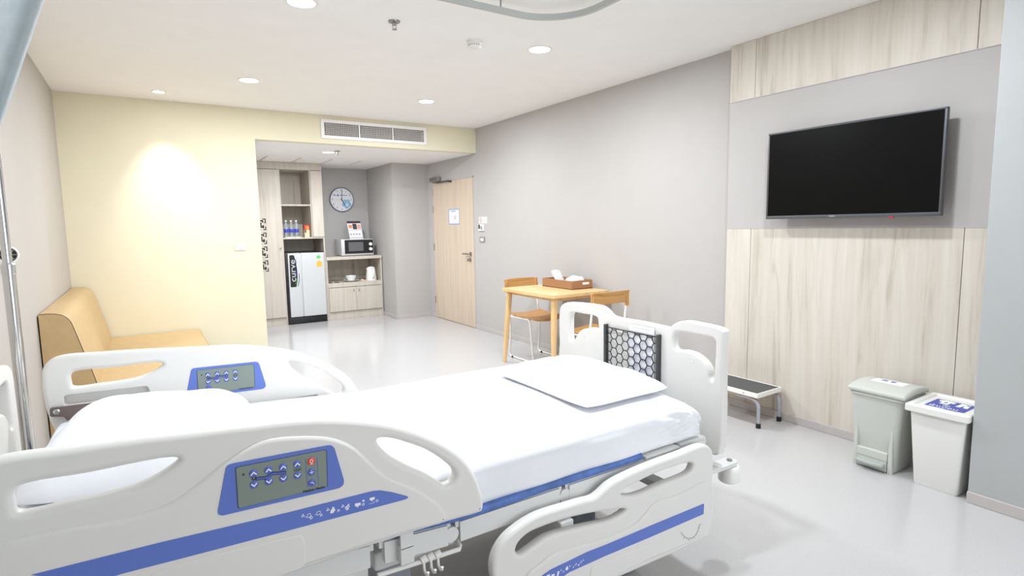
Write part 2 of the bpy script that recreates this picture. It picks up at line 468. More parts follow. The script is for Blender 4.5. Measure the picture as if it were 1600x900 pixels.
cl = MB().box(XR - .06, XR, 7.42, 7.70, DZ + .015, DZ + .075, .006)
cl.cyl((XR - .03, 7.50, DZ + .01), (XR - .03, 7.50, DZ + .085), .016, 14).cyl((XR - .03, 7.63, DZ + .01), (XR - .03, 7.63, DZ + .085), .016, 14)
cl.build('door_closer', M_STEEL, door, 40)
MB().box(XR - .055, XR - .035, 7.10, 7.52, DZ - .012, DZ + .006, .003).box(XR - .05, XR - .008, 7.085, 7.125, DZ - .022, DZ + .002, .004).build('closer_arm', M_DARK, door)

def wall_right_card(name, label, cat, y0, y1, z0, z1, th, m, x=None):
    x = XR if x is None else x
    t = thing(name, label, cat, (x, (y0 + y1) / 2, z0))
    MB().box(x - th, x, y0, y1, z0, z1, min(.002, th / 3)).build('sheet' if th < .004 else 'plate', m, t)
    return t
def marks(name, polys, fn, d0, d1, m, parent):
    b = MB()
    for i, p in enumerate(polys): b.prism(p, fn, d0 - .00003 * i, d1 + .00003 * i)      # overlapping strokes never share a plane
    return b.build(name, m, parent)
# notice on the door
xd = XR - .008
t = wall_right_card('notice', 'small white printed notice with pale blue border fixed to door', 'notice', 6.880, 7.195, 1.375, 1.588, .002, M_PAPER, xd)
bd = .014
marks('border', [rect(6.880, 7.195, 1.375, 1.375 + bd), rect(6.880, 7.195, 1.588 - bd, 1.588), rect(6.880, 6.880 + bd, 1.375, 1.588), rect(7.195 - bd, 7.195, 1.375, 1.588)], SIDE, xd - .0032, xd - .0018, M_PAPERB, t)
marks('print', [rect(6.99, 7.13, 1.548, 1.562)], SIDE, xd - .003, xd - .0018, M_PAPERB, t)
marks('print', [rect(6.97, 7.05, 1.44, 1.50)] + [rect(6.92, 7.15, z, z + .006) for z in (1.41, 1.424)] + [rect(7.08, 7.15, z, z + .006) for z in (1.45, 1.465, 1.48, 1.495)], SIDE, xd - .003, xd - .0018, mat('notice_grey', (205, 204, 208), .7), t)
# no-smoking sign, thermostat, switch, beside the door
t = wall_right_card('no_smoking_sign', 'small white no-smoking sign with red ring on grey wall beside door', 'sign', 6.165, 6.370, 1.383, 1.463, .002, M_PAPER)
marks('symbol', ring_poly(6.318, 1.423, .028, .007) + stroke([(6.298, 1.403), (6.338, 1.443)], .007), SIDE, XR - .0035, XR - .0018, mat('sign_red', (196, 120, 116), .6), t)
marks('print', [rect(6.185, 6.275, z, z + .006) for z in (1.405, 1.420, 1.435)], SIDE, XR - .003, XR - .0018, mat('sign_grey', (180, 176, 178), .6), t)
t = wall_right_card('thermostat', 'white wall thermostat with round dark dial below no-smoking sign', 'thermostat', 6.232, 6.355, 1.287, 1.372, .022, M_TUBE)
MB().lathe([(0, 0), (.030, 0), (.030, -.006), (0, -.006)], (XR - .022, 6.322, 1.340), 'X', 24, Matrix.Diagonal((1, .75, 1, 1))).build('dial', mat('dial_olive', (92, 92, 74), .5), t, 40)
MB().box(XR - .0235, XR - .021, 6.25, 6.29, 1.30, 1.345).build('label_strip', M_GREY, t)
def switch_plate(name, label, y0, y1, z0, z1):
    t = wall_right_card(name, label, 'switch', y0, y1, z0, z1, .008, mat('switch_grey', (146, 142, 140), .5))
    w = (y1 - y0)
    for k in (0, 1):
        a = y0 + w * (.22 + .30 * k)
        MB().box(XR - .013, XR - .006, a, a + w * .24, z0 + .018, z1 - .018, .002).build('rocker', M_TUBE, t)
switch_plate('light_switch', 'grey double light switch plate with white rockers below thermostat', 6.222, 6.350, 1.140, 1.211)
t = thing('light_switch', 'pale grey light switch plate on yellow wall beside niche opening', 'switch', (.838, YB, 1.14))
MB().box(.785, .895, YB - .008, YB, 1.138, 1.205, .002).build('plate', mat('switch_pale', (214, 208, 202), .5), t)
MB().box(.825, .855, YB - .012, YB - .006, 1.152, 1.191, .002).build('rocker', M_TUBE, t)

# ------------------------------------------------------------------ ceiling fittings
def downlight(name, label, x, y, z, r, watts, col=(.885, .945, 1.0), spot=None, light_name=None):
    t = thing(name, label, 'ceiling light', (x, y, z))
    MB().lathe([(r, -.001), (r + .014, -.001), (r + .015, -.004), (r + .008, -.007), (r, -.005), (r, -.001)], (x, y, z), 'Z', 40).build('trim_ring', M_TUBE, t, 40)
    MB().lathe([(0, -.001), (r, -.001), (r, -.004), (0, -.0045)], (x, y, z), 'Z', 32).build('lamp_lens', M_LAMP, t, 40)
    if spot:
        l = bpy.data.lights.new(name, 'SPOT'); l.spot_size = spot[0]; l.spot_blend = spot[1]; l.shadow_soft_size = .04
    else:
        l = bpy.data.lights.new(name, 'AREA'); l.shape = 'DISK'; l.size = r * 2
    l.energy = watts; l.color = col
    if light_name: l.name = light_name
    lo = bpy.data.objects.new(light_name or name + '_glow', l); COL.objects.link(lo); lo.parent = t
    lo.location = (0, 0, -.012)
    if spot:
        d = Vector(spot[2]) - Vector((x, y, z)); lo.rotation_euler = d.to_track_quat('-Z', 'Y').to_euler()
    return t
downlight('downlight', 'lit round recessed ceiling downlight beside smoke detector and curtain track', 2.437, 3.352, ZC, .072, DOWNLIGHT_W)
downlight('downlight', 'lit round recessed ceiling downlight in front of the air grille', 2.438, 5.250, ZC, .072, DOWNLIGHT_W)
downlight('downlight', 'lit round recessed ceiling downlight between sprinkler and yellow wall', .836, 5.219, ZC, .072, DOWNLIGHT_W)
downlight('downlight', 'lit round recessed ceiling downlight over the bed head, level with sprinkler', .822, 3.323, ZC, .072, DOWNLIGHT_W)
for x, side in ((.83, 'bed head'), (2.44, 'bed foot')):
    downlight('downlight', 'round recessed ceiling downlight over the near side of the ' + side, x, 1.45, ZC, .072, DOWNLIGHT_W * .70, light_name='downlight_' + side.replace(' ', '_') + '_offscreen')
downlight('downlight', 'lit round downlight in low ceiling of the kitchenette niche', 1.98, 7.113, ZN, .066, DOWNLIGHT_W * 1.45)
downlight('spotlight', 'small recessed spotlight washing the yellow wall above the sofa', .221, 6.02, ZC, .045, 62, (1, .97, .90), (math.radians(60), 1.0, (.27, 6.407, 1.46)))
def sprinkler(label, x, y, z):
    t = thing('fire_sprinkler', label, 'sprinkler', (x, y, z))
    MB().lathe([(0, 0), (.036, 0), (.033, -.008), (.016, -.010), (0, -.010)], (x, y, z), 'Z', 28).build('escutcheon', M_STEEL, t, 40)
    MB().lathe([(0, -.008), (.009, -.008), (.008, -.026), (0, -.026)], (x, y, z), 'Z', 14).build('nozzle', M_STEEL, t, 40)
    MB().tube([(x - .011, y, z - .018), (x - .012, y, z - .036), (x, y, z - .046)], .0025, 6).tube([(x + .011, y, z - .018), (x + .012, y, z - .036), (x, y, z - .046)], .0025, 6).build('frame_arm', M_STEEL, t, 40)
    MB().lathe([(0, -.045), (.015, -.046), (.015, -.049), (0, -.049)], (x, y, z), 'Z', 18).build('deflector', M_STEEL, t, 40)
sprinkler('chrome fire sprinkler head on main ceiling beside the smoke detector', 1.36, 3.345, ZC)
sprinkler('chrome fire sprinkler head beside downlight in low niche ceiling', 2.04, 6.95, ZN)
t = thing('smoke_detector', 'round white smoke detector with dark slots on the ceiling', 'smoke detector', (1.956, 3.423, ZC))
MB().lathe([(0, 0), (.052, 0), (.052, -.016), (.046, -.020), (0, -.020)], (1.956, 3.423, ZC), 'Z', 40).build('base', M_TUBE, t, 40)
MB().lathe([(.0, -.019), (.046, -.019), (.045, -.034), (.040, -.042), (.025, -.047), (0, -.048)], (1.956, 3.423, ZC), 'Z', 40).build('cover', M_TUBE, t, 40)
for k in range(20):
    a = 2 * PI * k / 20
    m = Matrix.Translation((1.956, 3.423, ZC - .031)) @ Matrix.Rotation(a, 4, 'Z')
    MB().box(.043, .0462, -.003, .003, -.004, .004, m=m).build('slot', M_GREY, t)

# return-air grille above the niche opening
t = thing('air_grille', 'white return air grille with fine grid in yellow lintel', 'air vent', (2.33, YB, 2.37))
gx0, gx1, gz0, gz1, fr = 1.715, 2.955, 2.325, 2.530, .035
yd = YB + .60
for q in ((1.735, 2.935, YB + .1, yd, 2.345, 2.350), (1.735, 2.935, YB + .1, yd, 2.505, 2.510), (1.735, 1.740, YB + .1, yd, 2.350, 2.505), (2.930, 2.935, YB + .1, yd, 2.350, 2.505), (1.735, 2.935, yd, yd + .005, 2.345, 2.510)):
    MB().box(*q).build('duct_wall', M_GRDARK, t)
f = MB()
f.box(gx0, gx1, YB - .018, YB, gz0, gz0 + fr, .003).box(gx0, gx1, YB - .018, YB, gz1 - fr, gz1, .003).box(gx0, gx0 + fr, YB - .018, YB, gz0 + fr, gz1 - fr).box(gx1 - fr, gx1, YB - .018, YB, gz0 + fr, gz1 - fr)
f.build('frame', M_TUBE, t)
secs = []
ix0, ix1 = gx0 + fr, gx1 - fr
sw = (ix1 - ix0 - .03) / 3
for k in range(3):
    a = ix0 + k * (sw + .015); b = a + sw
    if k: MB().box(a - .015, a, YB - .016, YB - .003, gz0 + fr, gz1 - fr).build('divider', M_TUBE, t)
    g = MB()
    for i in range(1, 20):
        x = a + (b - a) * i / 20; g.box(x - .0026, x + .0026, YB - .015, YB - .006, gz0 + fr, gz1 - fr)
    for i in range(1, 7):
        z = gz0 + fr + (gz1 - gz0 - 2 * fr) * i / 7; g.box(a, b, YB - .012, YB - .005, z - .0018, z + .0018)
    g.build('slat_grid', M_GRILLE, t, kind='stuff')
# access hatch panels in the niche ceiling
t = thing('ceiling_hatch', 'flat white three-panel slot grille set in niche ceiling above cabinet', 'ceiling hatch', (2.0, 8.05, ZN))
for k in range(3):
    x0 = 1.41 + k * .40
    MB().box(x0 + .008, x0 + .392, 7.80, 8.30, ZN - .006, ZN, .002).build('hatch_panel', M_CEIL, t)
    MB().box(x0 + .385, x0 + .415, 7.79, 8.31, ZN - .010, ZN, .002).build('hatch_edge', M_GRILLE, t)
MB().box(1.395, 1.418, 7.79, 8.31, ZN - .010, ZN, .002).build('hatch_edge', M_GRILLE, t)

# curtain track around the bed
t = thing('curtain_track', 'aluminium curtain track curving around the bed below the ceiling', 'curtain track', (2.15, 2.70, 2.50))
def arc(cx, cy, r, a0, a1, n=10): return [(cx + r * math.cos(a0 + (a1 - a0) * i / n), cy + r * math.sin(a0 + (a1 - a0) * i / n)) for i in range(n + 1)]
path = [(-.555, 2.735), (1.0, 2.725)] + arc(1.84, 2.415, .31, PI / 2, 0, 14)[0:] + [(2.15, 1.5)] + arc(1.85, 1.20, .30, 0, -PI / 2, 12) + [(-.555, .90)]
rings = []
for i, p in enumerate(path):
    a = Vector(path[max(0, i - 1)]); b = Vector(path[min(len(path) - 1, i + 1)]); tt = (b - a).normalized(); n = Vector((-tt.y, tt.x)) * .011
    rings.append([(p[0] + n.x, p[1] + n.y, 2.495), (p[0] - n.x, p[1] - n.y, 2.495), (p[0] - n.x, p[1] - n.y, 2.525), (p[0] + n.x, p[1] + n.y, 2.525)])
MB().loft(rings).build('rail', M_ALU, t, 30)
for (x, y) in ((.2, 2.73), (1.72, 2.72), (2.15, 1.6), (.6, .90)):
    MB().cyl((x, y, 2.52), (x, y, ZC), .005, 8).lathe([(0, 0), (.018, 0), (.018, -.005), (0, -.005)], (x, y, ZC), 'Z', 14).build('ceiling_hanger', M_STEEL, t, 40)

# curtain pulled aside to the wall, hanging from the near run of the track
def curtain_mesh():
    b = MB(); nu, nv = 90, 40; rows = []
    edge = [(2.492, .24), (2.1, .088), (1.627, -.077), (1.474, -.130), (1.1, -.27), (.8, -.36), (.5, -.40), (.25, -.41)]
    def ex(z):
        for (za, xa), (zb, xb) in zip(edge[:-1], edge[1:]):
            if za >= z >= zb: return xa + (xb - xa) * (za - z) / (za - zb)
        return edge[-1][1]
    for j in range(nv + 1):
        z = 2.492 + (.25 - 2.492) * j / nv; e = ex(z); row = []
        for i in range(nu + 1):
            u = i / nu
            x = -.548 + (e + .548) * u
            amp = .030 - .010 * j / nv
            y = .90 + amp * math.sin(u * 2 * PI * 6.5) + .006 * math.sin(u * 31 + z * 2)
            row.append((x, y, z))
        rows.append(row)
    b.loft(rows, close=False)
    return b
cur = thing('privacy_curtain', 'pale blue-grey fabric privacy curtain drawn back to the wall', 'curtain', (-.4, .90, .25))
co = curtain_mesh().build('curtain_fabric', M_CURTAIN, cur, 80)
md = co.modifiers.new('thickness', 'SOLIDIFY'); md.thickness = .003
for k in range(7):
    x = -.52 + k * .125
    MB().cyl((x, .90, 2.46), (x, .90, 2.497), .006, 8).build('curtain_hook', M_TUBE, cur, 40)

# ------------------------------------------------------------------ hospital bed
bed = thing('hospital_bed', 'off-white electric hospital bed with blue striped side rails', 'hospital bed', (.75, 1.8, 0))
RT = .036
YF, YP = 1.29, 1.283
HR_OUT = spline([(-0.255,0.64),(-0.267,0.68),(-0.286,0.738),(-0.295,0.792),(-0.299,0.855),(-0.297,0.897),(-0.291,0.927),(-0.269,0.95),(-0.236,0.959),(-0.1477,0.9556),(-0.0506,0.9507),(0.0566,0.9425),(0.1761,0.9334),(0.2411,0.9285),(0.3098,0.9188),(0.3751,0.9039),(0.4439,0.8833),(0.5084,0.8568),(0.5762,0.8187),(0.6294,0.7809),(0.6753,0.7367),(0.7071,0.6858),(0.7257,0.6353),(0.7346,0.5869),(0.7281,0.5704),(0.716,0.5685),(0.6228,0.5719),(0.4802,0.5744),(0.3516,0.575),(0.27,0.5721),(0.1,0.575),(-0.1,0.58),(-0.2,0.59),(-0.235,0.605)])
HR_H1 = spline([(-0.225,0.888),(-0.218,0.899),(-0.2,0.903),(-0.121,0.8996),(0.0209,0.8965),(0.0304,0.8895),(0.0151,0.876),(-0.0348,0.8561),(-0.0806,0.8506),(-0.1459,0.8504),(-0.2218,0.8535),(-0.225,0.868)])
HR_H2 = spline([(0.4446,0.8389),(0.4726,0.8353),(0.5202,0.8122),(0.5731,0.7805),(0.6243,0.7353),(0.6477,0.7066),(0.6491,0.6886),(0.6355,0.6772),(0.6168,0.6762),(0.6043,0.6883),(0.5708,0.7171),(0.5213,0.7519),(0.4709,0.7934),(0.4463,0.8268)])
rail = plate('head_side_rail', [HR_OUT, HR_H1, HR_H2], RT, .013, facing_near(YF + RT / 2), M_PLASTIC, bed, 5)
rail['label'] = 'near head side rail with control panel'
plate('raised_face', [spline([(-0.27,0.8),(-0.2488,0.8094),(-0.1493,0.8077),(-0.062,0.8001),(0.0103,0.8087),(0.062,0.8365),(0.117,0.8708),(0.1829,0.8977),(0.2588,0.8924),(0.3313,0.8733),(0.3812,0.8418),(0.4239,0.7903),(0.4592,0.7489),(0.5162,0.7094),(0.5803,0.655),(0.6049,0.6234),(0.6178,0.5918),(0.6137,0.5801),(0.5,0.585),(0.2,0.585),(-0.15,0.6),(-0.25,0.66)], 4)], .024, .0100, facing_near(YP + .012), M_PLASTIC, rail, 4)
plate('embossed_panel', [round_poly([(0.2546,0.6646),(0.2596,0.646),(0.2579,0.5895),(0.2477,0.5823),(0.1,0.582),(-0.1,0.59),(-0.15,0.62),(-0.029,0.674),(0.0613,0.6783)], .012)], .008, .003, facing_near(YP + .0015), M_PLASTIC, rail, 3)
def decal(name, polys, y, m, parent, th=.0016):
    return marks(name, polys, NEAR, y, y + th, m, parent)
decal('blue_stripe', [[(-0.2113,0.7379),(-0.0139,0.7336),(0.2281,0.7234),(0.4104,0.7197),(0.4246,0.719),(0.4405,0.7158),(0.4702,0.7029),(0.5088,0.6817),(0.5121,0.6774),(0.5048,0.6745),(0.2257,0.6818),(0.0387,0.6876),(-0.0793,0.6918),(-0.12,0.69)]], YP - .0012, M_BLUE, rail)
decal('control_panel', [round_poly([(0.1124,0.8577),(0.1175,0.862),(0.1248,0.863),(0.3259,0.8569),(0.3327,0.853),(0.337,0.8456),(0.3546,0.7648),(0.3529,0.7544),(0.344,0.749),(0.0998,0.756),(0.0939,0.7585),(0.0907,0.7648)], .004)], YP - .0020, M_BLUE, rail, .003)
HSC = [(0.1311,0.8529),(0.3168,0.8479),(0.3148,0.7612),(0.1304,0.7634)]
SB = [(0.1634,0.8323),(0.1931,0.8318),(0.2231,0.831),(0.2527,0.8303),(0.1629,0.8072),(0.1926,0.8068),(0.2225,0.8057),(0.2523,0.8048),(0.283,0.8293),(0.2822,0.8044),(0.2818,0.7793)]
FIG = [(0.1706,0.8185),(0.1871,0.8163),(0.2018,0.8219),(0.2247,0.8177)]
def control(rail, dy, buttons, red, scale_shift):
    Y = YP + dy
    grow = lambda p, k: [(sum(q[0] for q in p) / 4 + (x - sum(q[0] for q in p) / 4) * k, sum(q[1] for q in p) / 4 + (z - sum(q[1] for q in p) / 4) * k) for x, z in p]
    decal('screen_rim', [round_poly(grow(HSC, 1.025), .005)], Y - .0026, mat('panel_rim', (70, 84, 120), .4), rail, .002)
    decal('key_screen', [round_poly(HSC, .005)], Y - .0034, M_SCREEN, rail, .002)
    R = .0084
    for i in buttons:
        x, z = SB[i]
        MB().lathe([(0, -.0020), (R * .8, -.0020), (R, -.0012), (R, .001), (0, .001)], (x, Y - .0034, z), 'Y', 24).build('key_button', M_RED if i == red else M_BTN, rail, 40)
        if i < 8:
            s = 1 if i < 4 else -1
            decal('key_arrow', stroke([(x - .0048, z - .0022 * s), (x, z + .0028 * s), (x + .0048, z - .0022 * s)], .0024), Y - .0060, M_WHITE, rail, .0010)
        else:
            pol = ring_poly(x, z + .001, .0034, .0012, 10) if i != 10 else stroke([(x - .003, z + .001), (x + .001, z + .002), (x + .004, z - .003)], .0013)
            if i == 9: pol = stroke([(x - .004, z), (x + .004, z)], .0013) + stroke([(x, z - .004), (x, z + .004)], .0013)
            if i == 8: pol += [rect(x - .003, x + .003, z - .006, z - .0045)]
            decal('key_symbol', pol, Y - .0060, M_WHITE, rail, .0010)
    fx = [(a, b) for a, b in FIG]
    decal('bed_diagram', stroke(fx, .0072) + [circle(p[0], p[1], .0036, 12) for p in fx], Y - .0042, M_NAVY, rail, .0012)
    decal('bed_diagram', stroke(fx, .0042), Y - .0048, M_BTN, rail, .0012)
    hx, hz = [(0.1638,0.8217)][0]
    decal('bed_diagram', ring_poly(hx, hz, .0036, .0018, 14), Y - .0046, M_NAVY, rail, .0012)
    x, z = SB[0]; decal('indicator_dot', [circle(x - .0195, z + .0025, .0024, 12)], Y - .0044, M_DARK, rail, .0012)
    x, z = SB[3]; z2 = SB[7][1]; decal('key_caption', [rect(x - .008, x + .0085, (z + z2) / 2 - .0028, (z + z2) / 2 + .0022)], Y - .0044, mat('caption_grey', (92, 100, 96), .5), rail, .0012)
    (tx0, tz0), (tx1, tz1) = [(0.2618,0.7634),(0.3099,0.7622)]
    ang = math.atan2(tz1 - tz0, tx1 - tx0)
    mtx = facing_near(Y - .0042) @ Matrix.Translation(((tx0 + tx1) / 2, (tz0 + tz1) / 2, 0)) @ Matrix.Rotation(ang, 4, 'Z') @ Matrix.Diagonal((1.02, 1, 1, 1))
    text('maker_name', 'Medical Master', .0078, mtx, M_BLACK, rail)
control(rail, 0, range(11), 8, 0)
x8, z8, z10 = SB[8][0], SB[8][1], SB[10][1]
decal('key_outline', stroke([(x8 - .012, z8 + .008), (x8 - .011, z10 - .008)], .0008) + stroke([(x8 + .013, z8 + .006), (x8 + .0135, z10 - .01)], .0008), YP - .0040, M_BTN, rail, .001)
IC = [(0.2589,0.7074),(0.2701,0.7036),(0.2763,0.697),(0.2914,0.7033),(0.2986,0.6963),(0.3144,0.7051),(0.3257,0.6998),(0.3381,0.6955),(0.3488,0.7037),(0.3592,0.6976),(0.384,0.6973),(0.3979,0.7023),(0.3971,0.6933),(0.4195,0.7015),(0.4181,0.692),(0.4311,0.6927)]
def tri(x, z, s): return stroke([(x - s, z - s * .8), (x + s, z - s * .8), (x, z + s), (x - s, z - s * .8)], s * .35)
def bedicon(x, z, s, filled):
    if filled: return [[(x - s, z - s * .5), (x + s, z - s * .6), (x + s, z + s * .35), (x - s, z + s * .5)]] + [rect(x - s * .4, x + s * .2, z - s, z - s * .5)]
    return stroke([(x - s, z - s * .3), (x - s * .4, z - s * .3), (x - s * .2, z + s * .5), (x + s * .8, z + s * .6), (x + s, z - s * .2), (x + s * .4, z - s * .7), (x - s * .4, z - s * .7)], s * .16)
def cross(x, z, s): return stroke([(x - s, z - s), (x + s, z + s)], s * .5) + stroke([(x - s, z + s), (x + s, z - s)], s * .5)
def icons(parent, y, P, s=.0062):
    g = [tri(*P[0], s * .5), bedicon(*P[1], s, False), ring_poly(*P[2], s * .42, s * .2, 12), bedicon(*P[3], s, False), cross(*P[4], s * .38), tri(*P[5], s * .5),
         [circle(P[6][0], P[6][1], s * .85, 12, 1, .8), circle(P[6][0] + s * .1, P[6][1] + s * .9, s * .42, 10), rect(P[6][0] - s, P[6][0] + s * .2, P[6][1] - s * 1.0, P[6][1] - s * .2)],
         cross(*P[7], s * .38), tri(*P[8], s * .5),
         stroke([(P[9][0] - s * .7, P[9][1] - s * .1), (P[9][0] + s * .6, P[9][1] + s * .9)], s * .42) + stroke([(P[9][0] - s * .5, P[9][1] - s * .7), (P[9][0] + s * .7, P[9][1] + s * .1)], s * .36) + stroke([(P[9][0] - s * .2, P[9][1] - s * 1.1), (P[9][0] + s * .4, P[9][1] - s * .7)], s * .3),
         bedicon(*P[10], s * 1.1, True), [rect(P[11][0] - s * .4, P[11][0] + s * .4, P[11][1] - s * .4, P[11][1] + s * .3)], ring_poly(*P[12], s * .42, s * .2, 12),
         bedicon(*P[13], s, True), stroke([(P[14][0] - s, P[14][1] - s * .4), (P[14][0] + s, P[14][1] - s * .3), (P[14][0] + s, P[14][1] + s * .2)], s * .12), ring_poly(*P[15], s * .42, s * .2, 12)]
    for k in g: decal('pictogram', k, y, M_WHITE, parent, .0010)
icons(rail, YP - .0018, IC)

# far head rail: its inner face is towards the bed
DY = 2.28 - YF
SLOT1 = round_poly([(-.248, .795), (-.248, .828), (-.02, .821), (-.014, .789)], .010)
SLOT2 = round_poly([(.340, .640), (.340, .690), (.545, .690), (.560, .640)], .010)
rail2 = plate('head_side_rail', [HR_OUT, HR_H1, HR_H2, SLOT1, SLOT2], RT, .013, facing_near(2.28 + RT / 2), M_PLASTIC, bed, 5)
rail2['label'] = 'far head side rail with control panel'
for q in ([(-.27, .780), (-.27, .840), (.0, .835), (.0, .775)], [(.325, .63), (.325, .70), (.555, .70), (.570, .63)]):
    plate('slot_backing', [round_poly(q, .006)], .010, .003, facing_near(2.28 + RT - .006), M_PLASTIC, rail2, 2)
decal('control_panel', [round_poly([(0.1124,0.8577),(0.1175,0.862),(0.1248,0.863),(0.3259,0.8569),(0.3327,0.853),(0.337,0.8456),(0.3546,0.7648),(0.3529,0.7544),(0.344,0.749),(0.0998,0.756),(0.0939,0.7585),(0.0907,0.7648)], .004)], 2.28 - .0014, M_BLUE, rail2, .004)
control(rail2, 2.28 - YP + .0006, range(8), -1, 0)
MB().lathe([(0, -.0020), (.008, -.0020), (.0098, -.0012), (.0098, .001), (0, .001)], (SB[4][0], 2.28 - .0028, SB[4][1] - .022), 'Y', 24).build('key_button', M_BTN, rail2, 40)
br = MB().prism(round_poly([(-.286, .770), (-.284, .797), (.02, .785), (.02, .748), (-.246, .749), (-.250, .763)], .006), NEAR, 2.268, 2.278)
br.build('metal_bracket', M_BRACKET, rail2)
MB().lathe([(0, -.004), (.006, -.004), (.009, -.001), (.009, .001), (0, .001)], (-.268, 2.268, .782), 'Y', 16).build('bracket_bolt', M_CHROME, rail2, 40)

# foot side rails (lowered)
FR_OUT = spline([(1.655,0.5473),(1.685,0.5355),(1.703,0.5189),(1.714,0.4993),(1.716,0.3724),(1.717,0.2263),(1.704,0.1927),(1.66,0.1817),(1.534,0.1773),(1.403,0.1811),(1.291,0.1839),(1.15,0.188),(1,0.19),(0.85,0.2),(0.8,0.235),(0.775,0.3),(0.7567,0.3899),(0.7697,0.4349),(0.8008,0.4684),(0.8514,0.4906),(0.9173,0.5042),(1.021,0.5023),(1.088,0.4993),(1.133,0.4959),(1.157,0.502),(1.203,0.522),(1.284,0.5349),(1.397,0.5421),(1.526,0.5445)])
FR_HA = spline([(1.252,0.4714),(1.26,0.4822),(1.319,0.4914),(1.433,0.5007),(1.586,0.4944),(1.602,0.4842),(1.595,0.4657),(1.571,0.4575),(1.434,0.4546),(1.344,0.4498),(1.294,0.4552)])
FR_HB = spline([(0.8379,0.4172),(0.8447,0.4363),(0.8777,0.4548),(0.9307,0.4595),(1,0.4584),(1.101,0.4482),(1.217,0.4272),(1.271,0.4131),(1.261,0.4057),(1.203,0.3987),(1.103,0.4107),(1.014,0.4212),(0.9491,0.4254),(0.8897,0.41),(0.8499,0.4013)])
fr = plate('foot_side_rail', [FR_OUT, FR_HA, FR_HB], RT, .013, facing_near(YF + RT / 2), M_PLASTIC, bed, 5)
fr['label'] = 'near foot side rail, lowered'
plate('raised_face', [spline([(1.675,0.401),(1.573,0.4021),(1.482,0.4),(1.399,0.4037),(1.354,0.3775),(1.304,0.354),(1.203,0.3484),(1.064,0.3623),(0.958,0.3697),(0.9152,0.3543),(0.869,0.3371),(0.85,0.24),(0.92,0.21),(1.1,0.2),(1.3,0.205),(1.51,0.1976),(1.649,0.203),(1.681,0.2228)], 4)], .024, .0100, facing_near(YP + .012), M_PLASTIC, fr, 4)
plate('embossed_panel', [round_poly([(1.11,0.2712),(1.129,0.2774),(1.382,0.2656),(1.395,0.2567),(1.402,0.2124),(1.25,0.208),(1.1,0.21)], .012)], .008, .003, facing_near(YP + .0015), M_PLASTIC, fr, 3)
decal('blue_stripe', [round_poly([(1.653,0.327),(1.652,0.2872),(1.376,0.2885),(1.174,0.2919),(1.023,0.2903),(0.89,0.262),(0.89,0.31),(0.9522,0.3244),(1.097,0.3313),(1.174,0.3289),(1.393,0.3291)], .003, 2)], YP - .0012, M_BLUE, fr)
FI = [(0.9433,0.3097),(0.9607,0.305),(0.9797,0.3026),(0.9915,0.3094),(1.014,0.306),(1.025,0.3107),(1.001,0.3006),(1.048,0.3076),(1.039,0.3015),(1.069,0.3081),(1.06,0.3014),(1.079,0.311)]
s = .006
for k in (bedicon(*FI[0], s, True), bedicon(*FI[1], s, True), stroke([(FI[2][0] - s * .5, FI[2][1] - s), (FI[2][0], FI[2][1] + s * .9)], s * .7) + stroke([(FI[2][0] + s * .1, FI[2][1] - s), (FI[2][0] + s * .7, FI[2][1] + s * .7)], s * .4), tri(*FI[3], s * .4),
          [circle(*FI[4], s * .9, 12), circle(FI[4][0] + s * .1, FI[4][1] + s * .9, s * .4, 8)], tri(*FI[5], s * .4), cross(*FI[6], s * .35), bedicon(*FI[7], s * .8, False), cross(*FI[8], s * .35), bedicon(*FI[9], s * .8, False), ring_poly(*FI[10], s * .35, s * .25, 10), tri(*FI[11], s * .4)):
    decal('pictogram', k, YP - .0018, M_WHITE, fr, .0010)
AR = spline([(1.534,0.2533),(1.552,0.2319),(1.575,0.2182),(1.601,0.2159),(1.621,0.2301),(1.631,0.2528)], 4, False)
ticks = stroke(AR, .0012)
cx, cz = sum(p[0] for p in AR) / len(AR), max(p[1] for p in AR)
for i in range(0, len(AR), 2):
    d = (Vector(AR[i]) - Vector((cx, cz))).normalized(); L = .007 if i % 4 == 0 else .0045
    ticks += stroke([AR[i], tuple(Vector(AR[i]) + d * L)], .0009)
decal('angle_scale', ticks, YP - .0012, mat('scale_grey', (168, 170, 170), .5), fr, .0010)
fr2 = plate('foot_side_rail', [FR_OUT, FR_HA, FR_HB], RT, .013, facing_near(2.28 + RT / 2), M_PLASTIC, bed, 5)
for x in (.10, .52):
    for y0, y1, u0, u1 in ((1.322, 1.362, 1.322, 1.332), (2.240, 2.284, 2.270, 2.284)):
        MB().box(x - .018, x + .018, y0, y1, .478, .522).box(x - .0175, x + .0175, u0, u1, .520, .610).build('rail_arm', M_PLASTIC2, bed)
for x in (1.05, 1.50):
    for y0, y1 in ((1.322, 1.63), (1.97, 2.284)):
        MB().box(x - .025, x + .025, y0, y1, .402, .428, .004).build('rail_arm', M_PLASTIC2, bed)
# foot and head boards
FB_OUT = spline([(2.325,0.47),(2.328,0.662),(2.326,0.9082),(2.309,0.9336),(2.272,0.951),(2.225,0.9569),(2.092,0.9628),(2.013,0.9599),(1.978,0.9466),(1.953,0.9305),(1.93,0.9222),(1.752,0.9212),(1.641,0.9183),(1.591,0.9195),(1.567,0.9365),(1.543,0.9493),(1.506,0.958),(1.451,0.9579),(1.365,0.9536),(1.336,0.948),(1.327,0.9396),(1.327,0.9258),(1.329,0.7971),(1.333,0.47),(1.35,0.45),(2.31,0.45)])
FB_L = spline([(2.246,0.8911),(2.237,0.902),(2.21,0.9086),(2.126,0.9101),(2.05,0.9091),(2.032,0.9022),(2.027,0.8851),(2.027,0.85),(2.073,0.8473),(2.111,0.8409),(2.145,0.8295),(2.17,0.8129),(2.19,0.7902),(2.206,0.769),(2.226,0.759),(2.242,0.7588),(2.247,0.768)])
